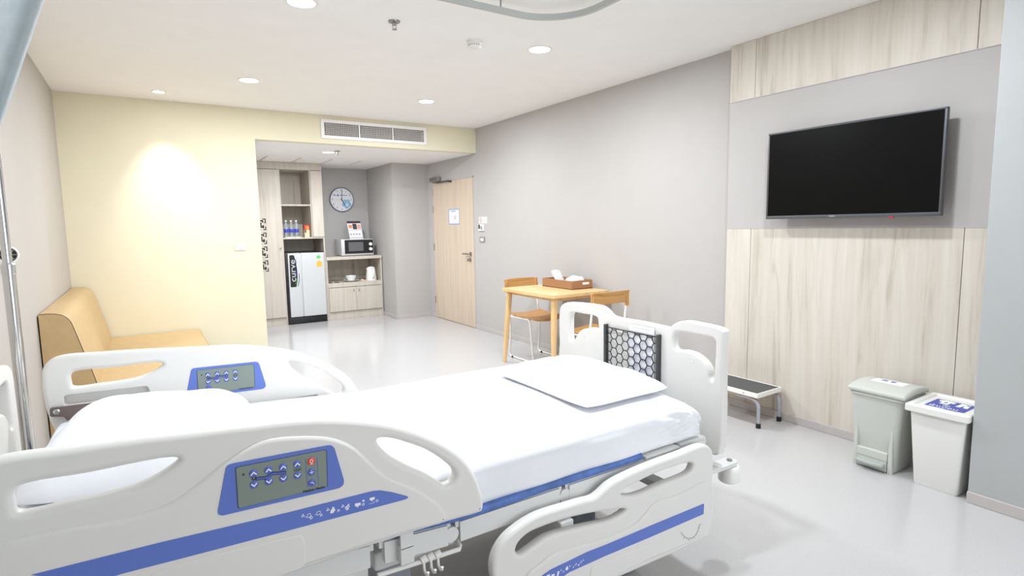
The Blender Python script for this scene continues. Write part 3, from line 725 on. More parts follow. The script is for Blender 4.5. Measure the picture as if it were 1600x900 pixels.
FB_R = spline([(1.566,0.8962),(1.55,0.9095),(1.497,0.9125),(1.428,0.9117),(1.378,0.9106),(1.364,0.9019),(1.361,0.8882),(1.363,0.8049),(1.366,0.7541),(1.374,0.7397),(1.385,0.7499),(1.39,0.7777),(1.408,0.8035),(1.435,0.8212),(1.462,0.8317),(1.503,0.836),(1.551,0.8315),(1.565,0.8383)])
def board_mtx(x): return Matrix(((0, 0, 1, x), (1, 0, 0, 0), (0, 1, 0, 0), (0, 0, 0, 1)))
foot = plate('footboard', [FB_OUT, FB_L, FB_R], .042, .009, board_mtx(1.821), M_PLASTIC, bed, 5)
for y in (1.468, 2.13):
    MB().lathe([(0, -.0015), (.010, -.0015), (.012, .001), (0, .001)], (1.80, y, .805), 'X', 20).build('screw_cover', M_PLASTIC, foot, 40)
head = plate('headboard', [FB_OUT, FB_L, FB_R], .042, .009, board_mtx(-.392), M_PLASTIC, bed, 5)
# net pocket on the footboard
NY0, NY1, NZ0, NZ1 = 1.636, 1.960, .655, .872
for y in (NY0, NY1):
    MB().box(1.782, 1.802, y - .008, y + .008, NZ0 - .01, NZ1 + .012, .003).build('net_bar', M_DARK, foot)
net = MB()
s = .0242; px, pz = 1.5 * s, math.sqrt(3) * s
segs = set()
def clip(a, b):
    out = []
    for p, q in ((a, b), (b, a)):
        p = Vector(p); q = Vector(q)
        for ax, lo, hi in ((0, NY0, NY1), (1, NZ0, NZ1)):
            for lim, sgn in ((lo, 1), (hi, -1)):
                if (p[ax] - lim) * sgn < 0:
                    if (q[ax] - lim) * sgn <= 0: return None
                    p = p + (q - p) * ((lim - p[ax]) / (q[ax] - p[ax]))
        out.append(p)
    return out
for c in range(-1, 11):
    for r in range(-1, 8):
        cy, cz = NY0 + .012 + c * px, NZ0 + r * pz + (pz / 2 if c % 2 else 0)
        hx = [(round(cy + s * math.cos(PI / 3 * k), 4), round(cz + s * math.sin(PI / 3 * k), 4)) for k in range(6)]
        for k in range(6):
            segs.add(tuple(sorted((hx[k], hx[(k + 1) % 6]))))
for a, b in segs:
    c = clip(a, b)
    if c and (c[0] - c[1]).length > .003:
        net.cyl((1.788, c[0].x, c[0].y), (1.788, c[1].x, c[1].y), .0023, 6)
net.tube([(1.788, NY0, NZ1), (1.788, NY1, NZ1)], .0028, 8).tube([(1.788, NY0, NZ0), (1.788, NY1, NZ0)], .0028, 8)
net.build('net_mesh', M_BLACK, foot, kind='stuff')
# deck, under-frame, columns, base, castors
XH = -.33
for (a, b) in ((XH, .44), (.455, .66), (.675, 1.05), (1.065, 1.745)):
    tilt = (lambda x: max(0, (.66 - x)) * math.tan(math.radians(3.8)))
    mbx = MB().loft([[(x, 1.352, .512 + tilt(x)), (x, 2.252, .512 + tilt(x)), (x, 2.252, .532 + tilt(x)), (x, 1.352, .532 + tilt(x))] for x in (a, b)])
    mbx.build('deck_section', M_PLASTIC2, bed)
    for y in (1.345, 2.235):
        MB().loft([[(x, y, .472 + tilt(x)), (x, y + .024, .472 + tilt(x)), (x, y + .024, .530 + tilt(x)), (x, y, .530 + tilt(x))] for x in (a + .012, b - .012)]).build('deck_side_frame', M_PLASTIC2, bed)
for x in (.66, 1.06):
    for y in (1.358, 2.247):
        MB().cyl((x, y - .012, .500), (x, y + .012, .500), .022, 18).build('deck_hinge', M_PLASTIC2, bed, 40)
for y in (1.62, 1.98):
    MB().box(-.37, 1.80, y - .025, y + .025, .40, .455, .005).build('frame_beam', M_PLASTIC2, bed)
for x in (-.36, .55, 1.20, 1.775):
    MB().box(x - .02, x + .02, 1.46, 2.14, .405, .450, .004).build('cross_beam', M_PLASTIC2, bed)
MB().box(1.60, 1.742, 1.350, 1.42, .5320, .5425, .003).build('deck_corner_plate', M_PLASTIC2, bed, 40)
MB().box(1.412, 1.585, 1.340, 1.40, .5320, .5425, .003).build('deck_corner_plate', M_PLASTIC2, bed, 40)
for x in (.535, 1.24):
    for y in (1.51, 2.09):
        MB().box(x - .050, x + .050, y - .05, y + .05, .15, .41, .01).build('lift_column', M_GREYPL, bed)
        MB().box(x - .062, x + .062, y - .06, y + .06, .400, .455, .008).build('column_collar', M_PLASTIC2, bed)
MB().cyl((.78, 1.72, .36), (1.16, 1.72, .30), .022, 14).build('actuator', M_BLACK, bed, 40)
MB().box(1.085, 1.165, 1.66, 1.78, .26, .36, .01).build('actuator_motor', M_BLACK, bed)
MB().lathe([(0, 0), (.09, 0), (.11, .03), (.11, .10), (.08, .13), (0, .13)], (1.42, 1.75, .20), 'Z', 28).build('motor_cover', M_PLASTIC2, bed, 40)
for y in (1.51, 2.09):
    MB().box(-.15, 1.55, y - .03, y + .03, .11, .165, .008).build('base_beam', M_PLASTIC2, bed)
for x in (.0, 1.45):
    MB().box(x - .03, x + .03, 1.51, 2.09, .115, .160, .006).build('base_cross_beam', M_PLASTIC2, bed)
for x in (-.12, 1.50):
    for y in (1.51, 2.09):
        MB().lathe([(0, 0), (.058, 0), (.064, .006), (.064, .034), (.058, .040), (0, .040)], (x, y - .020, .064), 'Y', 28).build('castor_wheel', M_GREYPL, bed, 40)
        MB().rbox((x, y, .12), (.15, .075, .09), .03, 4, (3, 3, 3)).build('castor_cover', M_PLASTIC2, bed, 50)
for (x, y) in ((1.890, 1.350), (1.890, 2.26), (-.46, 1.352), (-.46, 2.262)):
    b = MB().lathe([(0, 0), (.035, 0), (.042, .006), (.043, .052), (.038, .064), (.02, .070), (0, .070)], (x, y, .325), 'Z', 28)
    b.build('bumper_roller', M_TUBE, bed, 40)
    sx = -1 if x > 0 else 1
    MB().prism([(x + sx * .15, y - .025), (x + sx * .15, y + .025)] + [(x - sx * .028 * math.sin(a), y + .028 * math.cos(a)) for a in [PI * i / 10 for i in range(11)]], FLAT, .395, .409).build('bumper_arm', M_PLASTIC2, bed)
    MB().lathe([(0, .0), (.010, .0), (.011, .003), (.009, .006), (0, .006)], (x, y, .409), 'Z', 16).build('bumper_bolt', M_STEEL, bed, 40)
RD = [(0.4452,0.4603),(0.5514,0.4557),(0.6824,0.4509),(0.6907,0.4557),(0.6632,0.4782)]
MB().tube([(x, 1.345, z) for x, z in RD[:3]] + [(RD[2][0] + .006, 1.352, RD[2][1] + .004), (RD[2][0] + .004, 1.40, RD[2][1] + .012)], .0065, 10).build('drainage_rod', M_TUBE, bed, 60)
for x, z in [(0.5738,0.4587),(0.5946,0.4588),(0.6156,0.4588)]:
    MB().cyl((x - .008, 1.345, z - .002), (x + .008, 1.345, z + .003), .0115, 12).tube([(x, 1.345, z - .008), (x, 1.343, z - .030), (x + .002, 1.335, z - .040), (x + .003, 1.327, z - .036), (x + .003, 1.325, z - .028)], .0040, 8).build('bag_hook', M_TUBE, bed, 60)

# ------------------------------------------------------------------ mattress, sheet and pillows
mt = thing('mattress', 'thin mattress under a tucked white sheet on the hospital bed', 'mattress', (.70, 1.8, .535))
def rise(x): return max(0.0, (.72 - x)) ** 1.15 * math.tan(math.radians(3.8)) * 1.0
def sheet_fn(p):
    x, y, z = p.x + .7275, p.y + 1.80, p.z
    crown = .020 * (1 - (p.y / .455) ** 2) if p.z > 0 else 0
    z += crown
    w = 0.0
    if p.z > -.06:
        d = max(0, 1 - math.hypot((x - 1.60) / .17, (y - 1.36) / .16))
        w += .006 * d * math.sin(46 * (x - 1.5) + 55 * p.z + 14 * math.sin(30 * p.z))
        w += .0016 * math.sin(9 * x + 2.0 * math.sin(5 * y)) * (1 if p.z > 0 else .6)
    wy = -w if y < 1.45 else 0
    if y < 1.40 and p.z < .04:
        wy += .0035 * math.sin(7.5 * x + 1.0) + .0025 * math.sin(19 * x + 20 * p.z)
    if p.x > .97: w *= 1.3
    te = max(0.0, (p.x - .89) / .1075)                      # rounded foot end
    z = -.0715 + (z + .0715) * math.sqrt(max(.10, 1 - .86 * te * te))
    return (p.x + (w * .6 if x > 1.6 else 0), p.y + wy, z + w * .8 + rise(x))
sheet = MB().rbox((.7275, 1.80, .6165), (1.995, .910, .143), .030, 6, (150, 60, 10), sheet_fn).build('sheet', M_SHEET, mt, 180)
sheet['label'] = 'white fitted sheet'
def pad_fn(p):
    x = p.x + .568
    return (p.x, p.y + (-.003 * math.sin(11 * x) if p.y < 0 else 0), p.z + .0022 * math.sin(5.2 * x + .6) + rise(x))
MB().rbox((.568, 1.80, .5470), (1.664, .922, .024), .010, 3, (110, 8, 2), pad_fn).build('mattress_cover', M_BLUEPAD, mt, 180)

def pillow(name, label, cx, cy, cz, lx, ly, th, tilt=(0, 0, 0), flat=.35, seed=0):
    b = MB(); n = 44; top = []; bot = []
    for i in range(n + 1):
        rt, rb = [], []
        for j in range(n + 1):
            u, v = -1 + 2 * i / n, -1 + 2 * j / n
            u, v = math.sin(u * PI / 2), math.sin(v * PI / 2)
            sq = max(0.0, (1 - abs(u) ** 3.2)) ** .55 * max(0.0, (1 - abs(v) ** 3.2)) ** .55
            k = 1 - .045 * (1 - abs(v) ** 2) * abs(u) ** 6
            k2 = 1 - .045 * (1 - abs(u) ** 2) * abs(v) ** 6
            wr = .0035 * math.sin(5 * u + 3 * v + seed) + .0025 * math.sin(9 * v - 4 * u + seed * 2) + .002 * math.sin(16 * u * v + seed)
            cp = 1 - .075 * (abs(u) * abs(v)) ** 4
            x, y = u * lx / 2 * k * cp, v * ly / 2 * k2 * cp
            rt.append(Vector((x, y, th * flat + th * (1 - flat) * sq + wr * sq)))
            rb.append(Vector((x, y, th * flat - th * flat * sq)))
        top.append(rt); bot.append(rb)
    m = Matrix.Translation((cx, cy, cz)) @ Matrix.Rotation(tilt[2], 4, 'Z') @ Matrix.Rotation(tilt[1], 4, 'Y') @ Matrix.Rotation(tilt[0], 4, 'X')
    b.loft([[m @ p for p in r] for r in top], close=False).loft([[m @ p for p in r] for r in bot], close=False)
    o = b.build(name, M_SHEET, None, 180, weld=True)
    return tag(o, label, 'pillow')
pillow('pillow', 'flat white pillow lying at the foot end beside the net pocket', 1.450, 1.750, .7075, .44, .62, .074, (0, 0, 0), .16, 1)
pillow('pillow', 'plump white pillow at the raised head end between head side rails', -.005, 1.800, .7530, .50, .66, .124, (0, math.radians(3.8), math.radians(-7)), .13, 2)
# papers behind the net
t = thing('document_sheet', 'white printed paper tucked behind black net of the footboard', 'paper', (1.795, 1.73, .66))
MB().box(1.7935, 1.7950, 1.662, 1.812, .660, .905).build('sheet', M_PAPER, t)
m_lilac = mat('print_lilac', (218, 216, 230), .7)
for q in [rect(1.69, 1.79, .893, .896)] + [rect(ya, yb, z, z + .028) for ya, yb in ((1.68, 1.735), (1.745, 1.795)) for z in (.70, .75, .80)]:
    marks('print', [q], SIDE, 1.7925, 1.7937, m_lilac, t)
# drip pole in the socket of the bed frame
t = thing('drip_pole', 'chrome two-stage drip pole standing at the bed head corner', 'pole', (-.363, 2.385, 0))
MB().cyl((-.363, 2.385, .05), (-.363, 2.385, 1.235), .0175, 20).build('lower_tube', M_CHROME, t, 40)
MB().lathe([(.0175, 0), (.0192, .002), (.0192, .030), (.014, .036), (.012, .036)], (-.363, 2.385, 1.222), 'Z', 20).build('collar', M_CHROME, t, 40)
MB().cyl((-.363, 2.385, 1.235), (-.363, 2.385, 2.05), .0130, 18).build('upper_tube', M_CHROME, t, 40)
MB().tube(bez3([(-.46, 2.385, 2.09), (-.45, 2.385, 2.05), (-.363, 2.385, 2.05), (-.27, 2.385, 2.05), (-.26, 2.385, 2.09)]), .004, 8).build('hook_bar', M_CHROME, t, 40)
MB().lathe([(0, 0), (.16, 0), (.16, .012), (.03, .03), (.018, .06), (0, .06)], (-.363, 2.485, 0), 'Z', 32).tube([(-.363, 2.485, .05), (-.363, 2.385, .06)], .014, 10).build('floor_base', M_STEEL, t, 40)

# ------------------------------------------------------------------ sofa
SY0, SY1 = 4.35, YB - .02
sofa = thing('sofa', 'tan vinyl sofa with dark piping in the yellow corner', 'sofa', (-.06, 5.3, 0))
prof = bez3([(-.552, .862), (-.50, .862), (-.445, .850), (-.412, .820), (-.388, .745), (-.358, .62), (-.322, .48), (-.300, .375)], 4)
poly = prof + [(-.30, .34), (-.552, .34)]
def along_y(poly, y0, y1): return MB().loft([[(a, y, b) for a, b in poly] for y in (y0, y1)])
along_y(poly, SY0 + .012, SY1).build('backrest', M_TAN, sofa, 35)
seatp = [(-.552, .10), (.405, .10)] + bez3([(.425, .12), (.435, .25), (.430, .345), (.415, .366), (.38, .372)], 4) + [(-.552, .372)]
along_y(seatp, SY0 + .012, SY1).build('seat', M_TAN, sofa, 35)
endp = prof + [(-.29, .372)] + [(.38, .372)] + bez3([(.415, .366), (.430, .345), (.435, .25), (.425, .12)], 4) + [(.405, .10), (-.552, .10)]
along_y(endp, SY0, SY0 + .012).build('end_panel', M_TAN, sofa)
MB().tube([(a, SY0 + .010, b) for a, b in prof], .0045, 8).build('piping', M_PIPE, sofa, 60)
MB().tube([(.38, SY0 + .010, .374), (-.29, SY0 + .010, .374)], .0045, 8).build('piping', M_PIPE, sofa, 60)
MB().tube([(.418, SY0 + .02, .366), (.418, SY1, .366)], .004, 8).build('piping', M_TAN, sofa, 60)
for y in (SY0 + .1, SY1 - .1):
    for x in (-.50, .37):
        MB().lathe([(0, 0), (.022, 0), (.028, .10), (0, .10)], (x, y, 0), 'Z', 14).build('leg', M_RUBBER, sofa, 40)
# round fitting on the left wall
cxw, cyw, czw = -.510, 3.38, 1.255
t = thing('wall_fitting', 'small round white wall fitting with black spoked face', 'wall fitting', (XL, cyw, czw))
dirv = (Vector((.10, -1.0, .02))).normalized()
q = dirv.to_track_quat('Z', 'Y').to_matrix().to_4x4()
MB().tube([(XL, cyw + .03, czw), (cxw, cyw + .03, czw), (cxw, cyw, czw)], .012, 10).build('arm', M_TUBE, t, 60)
MB().lathe([(0, -.018), (.030, -.016), (.040, .0), (.040, .012), (.034, .014), (.031, .008), (0, .008)], (cxw, cyw, czw), 'Z', 32, q).build('housing', M_TUBE, t, 40)
MB().lathe([(0, .008), (.031, .008), (.031, .010), (0, .010)], (cxw, cyw, czw), 'Z', 28, q).build('face', M_BLACK, t, 40)
for k in range(8):
    a = 2 * PI * k / 8
    MB().box(.004, .031, -.0015, .0015, .0095, .013, m=Matrix.Translation((cxw, cyw, czw)) @ q @ Matrix.Rotation(a, 4, 'Z')).build('spoke', M_GREY, t)
MB().lathe([(0, .009), (.006, .009), (.006, .014), (0, .014)], (cxw, cyw, czw), 'Z', 14, q).build('hub', M_GREY, t, 40)

# ------------------------------------------------------------------ dining table and chairs
TX0, TX1, TY0, TY1, TZ = 2.915, 3.585, 3.865, 4.700, .742
tb = thing('dining_table', 'small light ash dining table with rounded corners and splayed legs', 'table', ((TX0 + TX1) / 2, (TY0 + TY1) / 2, 0))
MB().prism(round_poly(rect(TX0, TX1, TY0, TY1), .05, 6), FLAT, TZ - .026, TZ).build('table_top', M_ASH_TOP, tb, 30)
for (x0, x1, y0, y1) in ((TX0 + .08, TX1 - .08, TY0 + .07, TY0 + .09), (TX0 + .08, TX1 - .08, TY1 - .09, TY1 - .07), (TX0 + .07, TX0 + .09, TY0 + .08, TY1 - .08), (TX1 - .09, TX1 - .07, TY0 + .08, TY1 - .08)):
    MB().box(x0, x1, y0, y1, TZ - .060, TZ - .026).build('apron', M_ASH, tb)
for sx in (0, 1):
    for sy in (0, 1):
        xt, yt = (TX0 + .065, TX1 - .065)[sx], (TY0 + .06, TY1 - .06)[sy]
        xb, yb = (TX0 + .02, TX1 - .02)[sx], (TY0 + .015, TY1 - .015)[sy]
        def ringq(x, y, z, w): return [(x + a * w, y + b * w, z) for a, b in round_poly([(-1, -1), (1, -1), (1, 1), (-1, 1)], .5, 3)]
        MB().loft([ringq(xt, yt, TZ - .026, .024), ringq((xt + xb) / 2, (yt + yb) / 2, TZ / 2, .0215), ringq(xb, yb, 0, .015)]).build('leg', M_ASH, tb, 40)

def chair(label, loc, rz):
    """seat faces local +Y; backrest at local -Y"""
    t = thing('dining_chair', label, 'chair', loc)
    t.rotation_euler = (0, 0, rz)
    ORIGIN[t.name] = Vector((0, 0, 0))
    W, D = .40, .42
    b = MB(); rows = []; rows2 = []
    n = 18
    for j in range(n + 1):
        v = j / n; y = -.19 + D * v; r1, r2_ = [], []
        w = W / 2 * (1 - .06 * v) * (1 - .5 * max(0, abs(v - .5) * 2 - .88) / .12 * .25)
        for i in range(n + 1):
            u = -1 + 2 * i / n; x = u * w
            z = .440 + .018 * u * u - .010 * math.sin(v * PI) + .010 * (1 - v) ** 2 - .02 * max(0, v - .85) / .15
            r1.append((x, y, z)); r2_.append((x, y, z - .011))
        rows.append(r1); rows2.append(r2_)
    b.loft([r + q[::-1] for r, q in zip(rows, rows2)])
    b.build('seat', M_PLY, t, 40)
    b = MB(); ring = []
    for i in range(21):
        u = -1 + 2 * i / 20; x = u * .205; yc = -.245 - .030 * (1 - u * u)
        lean = -.018
        h0, h1 = .690 + .010 * (1 - u * u), .800 - .004 * u * u
        ring.append([(x, yc - .006, h0), (x, yc + .006, h0), (x, yc + .006 + lean, h1), (x, yc - .006 + lean, h1)])
    b.loft(ring); b.build('backrest', M_PLY, t, 30)
    for s in (-1, 1):
        x = s * .188
        pts = [(x, -.252, .785), (x, -.243, .66), (x, -.225, .52), (x, -.200, .425)] + [(x * .98, -.19, .30), (x * .98, -.205, .10), (x * .98, -.215, .035), (x * .98, -.195, .012), (x * .98, -.15, .010), (x * .98, .12, .010), (x * .98, .185, .012), (x * .98, .205, .035), (x * .98, .195, .12), (x * .98, .165, .36), (x * .98, .155, .405), (x * .98, .135, .425), (x * .98, .08, .428), (x * .98, -.198, .424)]
        MB().tube(bez3(pts, 3), .0095, 10).build('side_frame', M_TUBE, t, 60)
        MB().box(x - .011, x + .011, -.272, -.238, .665, .795, .004).build('back_post', M_PLY, t)
        for y in (-.15, .15):
            MB().box(x * .98 - .012, x * .98 + .012, y - .014, y + .014, 0, .018, .003).build('glide', M_RUBBER, t)
    for y in (-.16, .11):
        MB().tube([(-.185, y, .424), (.185, y, .424)], .008, 10).build('seat_rail', M_TUBE, t, 60)
    return t
chair('oak plywood chair with white tube frame on the door side of table', (3.300, 4.655, 0), PI)
chair('oak plywood chair with white tube frame on the bed side of table', (3.195, 3.700, 0), 0)
# tray of towels
TR = (3.325, 3.578, 4.105, 4.570)
t = thing('storage_tray', 'brown open tray with white label on the dining table', 'tray', ((TR[0] + TR[1]) / 2, (TR[2] + TR[3]) / 2, TZ))
MB().box(TR[0], TR[1], TR[2], TR[3], TZ, TZ + .006).build('bottom', M_TRAY, t)
for b in ((TR[0], TR[1], TR[2], TR[2] + .008), (TR[0], TR[1], TR[3] - .008, TR[3]), (TR[0], TR[0] + .008, TR[2] + .008, TR[3] - .008), (TR[1] - .008, TR[1], TR[2] + .008, TR[3] - .008)):
    MB().box(*b, TZ, TZ + .082, .0015, 1).build('side_wall', M_TRAY, t)
MB().box(3.455, 3.535, TR[2] - .0015, TR[2], TZ + .040, TZ + .062).build('label_strip', M_PAPER, t)
def cloth(name, label, c, size, rz, tilt, lump, seed):
    rnd = random.Random(seed); ph = [rnd.uniform(0, 6) for _ in range(6)]
    def fn(p):
        w = lump * (math.sin(38 * p.x + ph[0] + 3 * math.sin(30 * p.y + ph[1])) * math.sin(33 * p.y + ph[2]) + .5 * math.sin(70 * p.x + ph[3]) * math.sin(60 * p.y + ph[4]))
        return (p.x + w * .4, p.y + w * .4, p.z + (w if p.z > 0 else 0))
    b = MB().rbox((0, 0, 0), size, min(size) * .42, 4, (14, 14, 2), fn)
    bmesh.ops.transform(b.bm, matrix=Matrix.Translation(c) @ Matrix.Rotation(rz, 4, 'Z') @ Matrix.Rotation(tilt, 4, 'X'), verts=b.bm.verts)
    return tag(b.build(name, M_TOWEL, None, 180), label, 'towel')
cloth('folded_towel', 'folded white towel propped up on the back edge inside brown tray', (3.412, 4.415, TZ + .089), (.12, .17, .034), .35, math.radians(58), .003, 1)
cloth('crumpled_cloth', 'crumpled pale grey-white cloth bundle lying in brown tray', (3.452, 4.212, TZ + .058), (.155, .155, .092), .10, 0, .010, 2)

# ------------------------------------------------------------------ television
TVX, TVY0, TVY1, TVZ0, TVZ1 = 3.470, 1.267, 2.252, 1.363, 1.915
t = thing('television', 'large black flat-screen television mounted on the grey wall panel', 'television', (3.5, (TVY0 + TVY1) / 2, TVZ0))
bz = .012
f = MB().box(TVX + .004, TVX + .030, TVY0, TVY1, TVZ0, TVZ1, .004)
f.build('back_shell', M_TVBEZEL, t, 30)
b = MB()
for q in ((TVY0, TVY1, TVZ0, TVZ0 + .020), (TVY0, TVY1, TVZ1 - bz, TVZ1), (TVY0 + .0005, TVY0 + bz, TVZ0 + .019, TVZ1 - bz + .001), (TVY1 - bz, TVY1 - .0005, TVZ0 + .019, TVZ1 - bz + .001)):
    b.box(TVX - .002, TVX + .008, *q, .002)
b.build('bezel', M_TVBEZEL, t, 30)
MB().box(TVX + .0005, TVX + .006, TVY0 + bz, TVY1 - bz, TVZ0 + .020, TVZ1 - bz).build('screen', M_TVSCREEN, t)
MB().box(TVX + .028, TVX + .055, TVY0 + .18, TVY1 - .18, TVZ0 + .03, TVZ1 - .14, .01).build('rear_housing', M_BLACK, t)
MB().box(TVX + .05, XPAN + .003, TVY0 + .33, TVY1 - .33, TVZ0 + .16, TVZ1 - .20, .004).build('wall_bracket', M_DARK, t)
MB().box(TVX - .0030, TVX, 1.805, 1.838, TVZ0 + .008, TVZ0 + .014).build('logo_badge', M_GREY, t)
MB().box(TVX - .003, TVX + .012, 1.488, 1.512, TVZ0 - .006, TVZ0 + .003, .002).build('standby_light', mat('standby_red', (190, 30, 44), .4), t)

# ------------------------------------------------------------------ step stool
t = thing('step_stool', 'low step stool with black mat top and silver legs by panelled wall', 'step stool', (3.41, 2.42, 0))
S0, S1, SA, SB2, SZ = 3.282, 3.548, 2.150, 2.620, .232
MB().box(S0, S1, SA, SB2, SZ - .033, SZ - .006, .003).build('platform', M_PLY_EDGE, t)
b = MB()
for q in ((S0 - .003, S0 + .006, SA - .003, SB2 + .003), (S1 - .006, S1 + .003, SA - .003, SB2 + .003), (S0 + .0061, S1 - .0061, SA - .003, SA + .006), (S0 + .0061, S1 - .0061, SB2 - .006, SB2 + .003)):
    b.box(*q, SZ - .028, SZ + .002, .001, 1)
b.build('edge_trim', M_TUBE, t)
MB().box(S0 + .006, S1 - .006, SA + .006, SB2 - .006, SZ - .008, SZ, .001, 1).build('anti_slip_mat', M_STOOLTOP, t)
for x in (S0 + .022, S1 - .012):
    for (ys, sg) in ((SA, 1), (SB2, -1)):
        pts = [(x, ys + sg * .16, SZ - .045), (x, ys + sg * .07, SZ - .045), (x, ys + sg * .025, SZ - .055), (x, ys + sg * .004, SZ - .085), (x, ys + sg * .001, SZ - .13), (x, ys, .020)]
        MB().tube(bez3(pts, 4), .0115, 12).build('leg', M_SILVER, t, 60)
        MB().lathe([(0, 0), (.016, 0), (.015, .028), (.0125, .032), (0, .032)], (x, ys, 0), 'Z', 16).build('rubber_foot', M_RUBBER, t, 40)
    MB().box(x - .010, x + .010, SA + .06, SB2 - .06, SZ - .046, SZ - .032).build('under_rail', M_SILVER, t)
for y in (SA + .10, SB2 - .1):
    MB().lathe([(0, 0), (.004, 0), (.004, -.0015), (0, -.0015)], (S0 - .003, y, SZ - .013), 'X', 10).build('screw', M_STEEL, t)

# ------------------------------------------------------------------ bins
def rrect(x0, x1, y0, y1, z, r, k=4): return [(a, b, z) for a, b in round_poly([(x0, y0), (x1, y0), (x1, y1), (x0, y1)], r, k)]
t = thing('pedal_bin', 'sage grey pedal bin with domed lid beside white bin', 'bin', (3.37, 1.42, 0))
A = [(0, 3.262, 3.475, 1.328, 1.530), (.015, 3.256, 3.480, 1.324, 1.534), (.22, 3.245, 3.49, 1.310, 1.546), (.398, 3.236, 3.50, 1.292, 1.556), (.402, 3.228, 3.508, 1.286, 1.562), (.410, 3.228, 3.508, 1.286, 1.562)]
MB().loft([rrect(x0, x1, y0, y1, z, .035) for z, x0, x1, y0, y1 in A]).build('body', M_BIN, t, 40)
MB().loft([rrect(3.232, 3.504, 1.290, 1.558, z, .035) for z in (.409, .419)]).build('lid_gap', M_BIN, t, 40)
def lid_fn(p):
    x = p.x
    return (p.x, p.y, p.z + (.020 * (1 - (x / .15) ** 2) if p.z > -.005 else .008 * (1 - (x / .15) ** 2)))
MB().rbox((3.368, 1.424, .427), (.292, .286, .026), .012, 4, (14, 8, 1), lid_fn).build('lid', M_BIN, t, 60)
lidz = lambda x: .427 + .013 + .020 * (1 - ((x - 3.368) / .15) ** 2)
b = MB(); st = [3.345, 3.38, 3.41, 3.44]
b.loft([[(x, 1.505, lidz(x) + .0012), (x, 1.345, lidz(x) + .0012), (x, 1.345, lidz(x) + .0002), (x, 1.505, lidz(x) + .0002)] for x in st]); b.build('lid_label', M_PAPER, t)
for (x0, x1, y0, y1) in ((3.388, 3.415, 1.440, 1.468), (3.385, 3.415, 1.400, 1.422)):
    MB().loft([[(x, y1, lidz(x) + .0022), (x, y0, lidz(x) + .0022), (x, y0, lidz(x) + .001), (x, y1, lidz(x) + .001)] for x in (x0, x1)]).build('label_print', M_STICKER, t)
MB().box(3.238, 3.262, 1.355, 1.505, .004, .075, .004).build('pedal_recess', M_BIN, t)
MB().box(3.2355, 3.262, 1.352, 1.508, .062, .110, .006).build('recess_hood', M_BIN, t)
MB().rbox((3.228, 1.430, .042), (.050, .140, .022), .009, 3, (3, 5, 1), lambda p: (p.x - .012 * (1 - (p.y / .07) ** 2) * (1 if p.x < 0 else 0), p.y, p.z)).build('pedal', M_BIN2, t, 60)
for y in (1.340, 1.515):
    MB().loft([rrect(3.236, 3.262, y - .012, y + .012, 0, .006), rrect(3.236, 3.262, y - .010, y + .010, .12, .006), rrect(3.246, 3.262, y - .004, y + .004, .26, .003)]).build('front_rib', M_BIN, t, 50)

t = thing('laundry_bin', 'tall white bin with flat lid and blue clothes sticker', 'bin', (3.35, 1.13, 0))
MB().loft([rrect(x0, x1, y0, y1, z, .014) for z, x0, x1, y0, y1 in ((0, 3.235, 3.455, 1.040, 1.222), (.012, 3.231, 3.460, 1.036, 1.226), (.392, 3.212, 3.500, 1.016, 1.252))]).build('body', M_BINW, t, 40)
L = (3.190, 3.522, 1.000, 1.270)
MB().loft([rrect(L[0] + .004, L[1] - .004, L[2] + .004, L[3] - .004, .384, .014), rrect(L[0], L[1], L[2], L[3], .388, .014), rrect(L[0], L[1], L[2], L[3], .416, .014), rrect(L[0] + .004, L[1] - .004, L[2] + .004, L[3] - .004, .420, .014), rrect(L[0] + .026, L[1] - .026, L[2] + .026, L[3] - .026, .420, .012), rrect(L[0] + .034, L[1] - .034, L[2] + .034, L[3] - .034, .412, .012)]).build('lid', M_BINW, t, 30)
lz = .412
# sticker: shirt and trousers above two lines of lettering (read from the front, towards -X)
sx0, sx1, sy0, sy1 = 3.268, 3.430, 1.045, 1.212
MB().prism(round_poly(rect(sx0, sx1, sy0, sy1), .006), FLAT, lz - .0005, lz + .0010).build('lid_sticker', M_STICKER, t)
def stk(pts): return [(sx0 + (sx1 - sx0) * v, sy1 - (sy1 - sy0) * u) for u, v in pts]     # u to the reader's right, v away from the reader
def FL(a, b, d): return FLAT(a, b, d)
marks('shirt_symbol', [stk([(.10, .88), (.22, .95), (.42, .95), (.54, .88), (.50, .72), (.43, .75), (.43, .50), (.21, .50), (.21, .75), (.14, .72)])], FL, lz + .0008, lz + .0016, M_WHITE, t)
marks('trousers_symbol', [stk([(.64, .94), (.88, .94), (.92, .50), (.81, .50), (.77, .78), (.73, .50), (.62, .50)])], FL, lz + .0008, lz + .0016, M_WHITE, t)
marks('stain_symbol', [stk(circle(.32, .70, .05, 10)), stk(circle(.84, .84, .04, 10))], FL, lz + .0014, lz + .0020, M_BLACK, t)
def text_on_lid(body, size, u, v):
    p = stk([(u, v)])[0]
    return text('lettering', body, size, Matrix.Translation((p[0], p[1], lz + .0012)) @ Matrix.Rotation(-PI / 2, 4, 'Z'), M_WHITE, t)
text_on_lid('\u0e16\u0e31\u0e07', .030, .45, .36)
text_on_lid('\u0e1c\u0e49\u0e32\u0e40\u0e1b\u0e37\u0e49\u0e2d\u0e19', .040, .45, .13)
marks('print', [[(sx0 - .010, sy1 - .085), (sx0 - .010, sy1 - .145), (sx0 - .006, sy1 - .145), (sx0 - .006, sy1 - .085)]], FL, lz - .0005, lz + .0006, M_GREY, t)

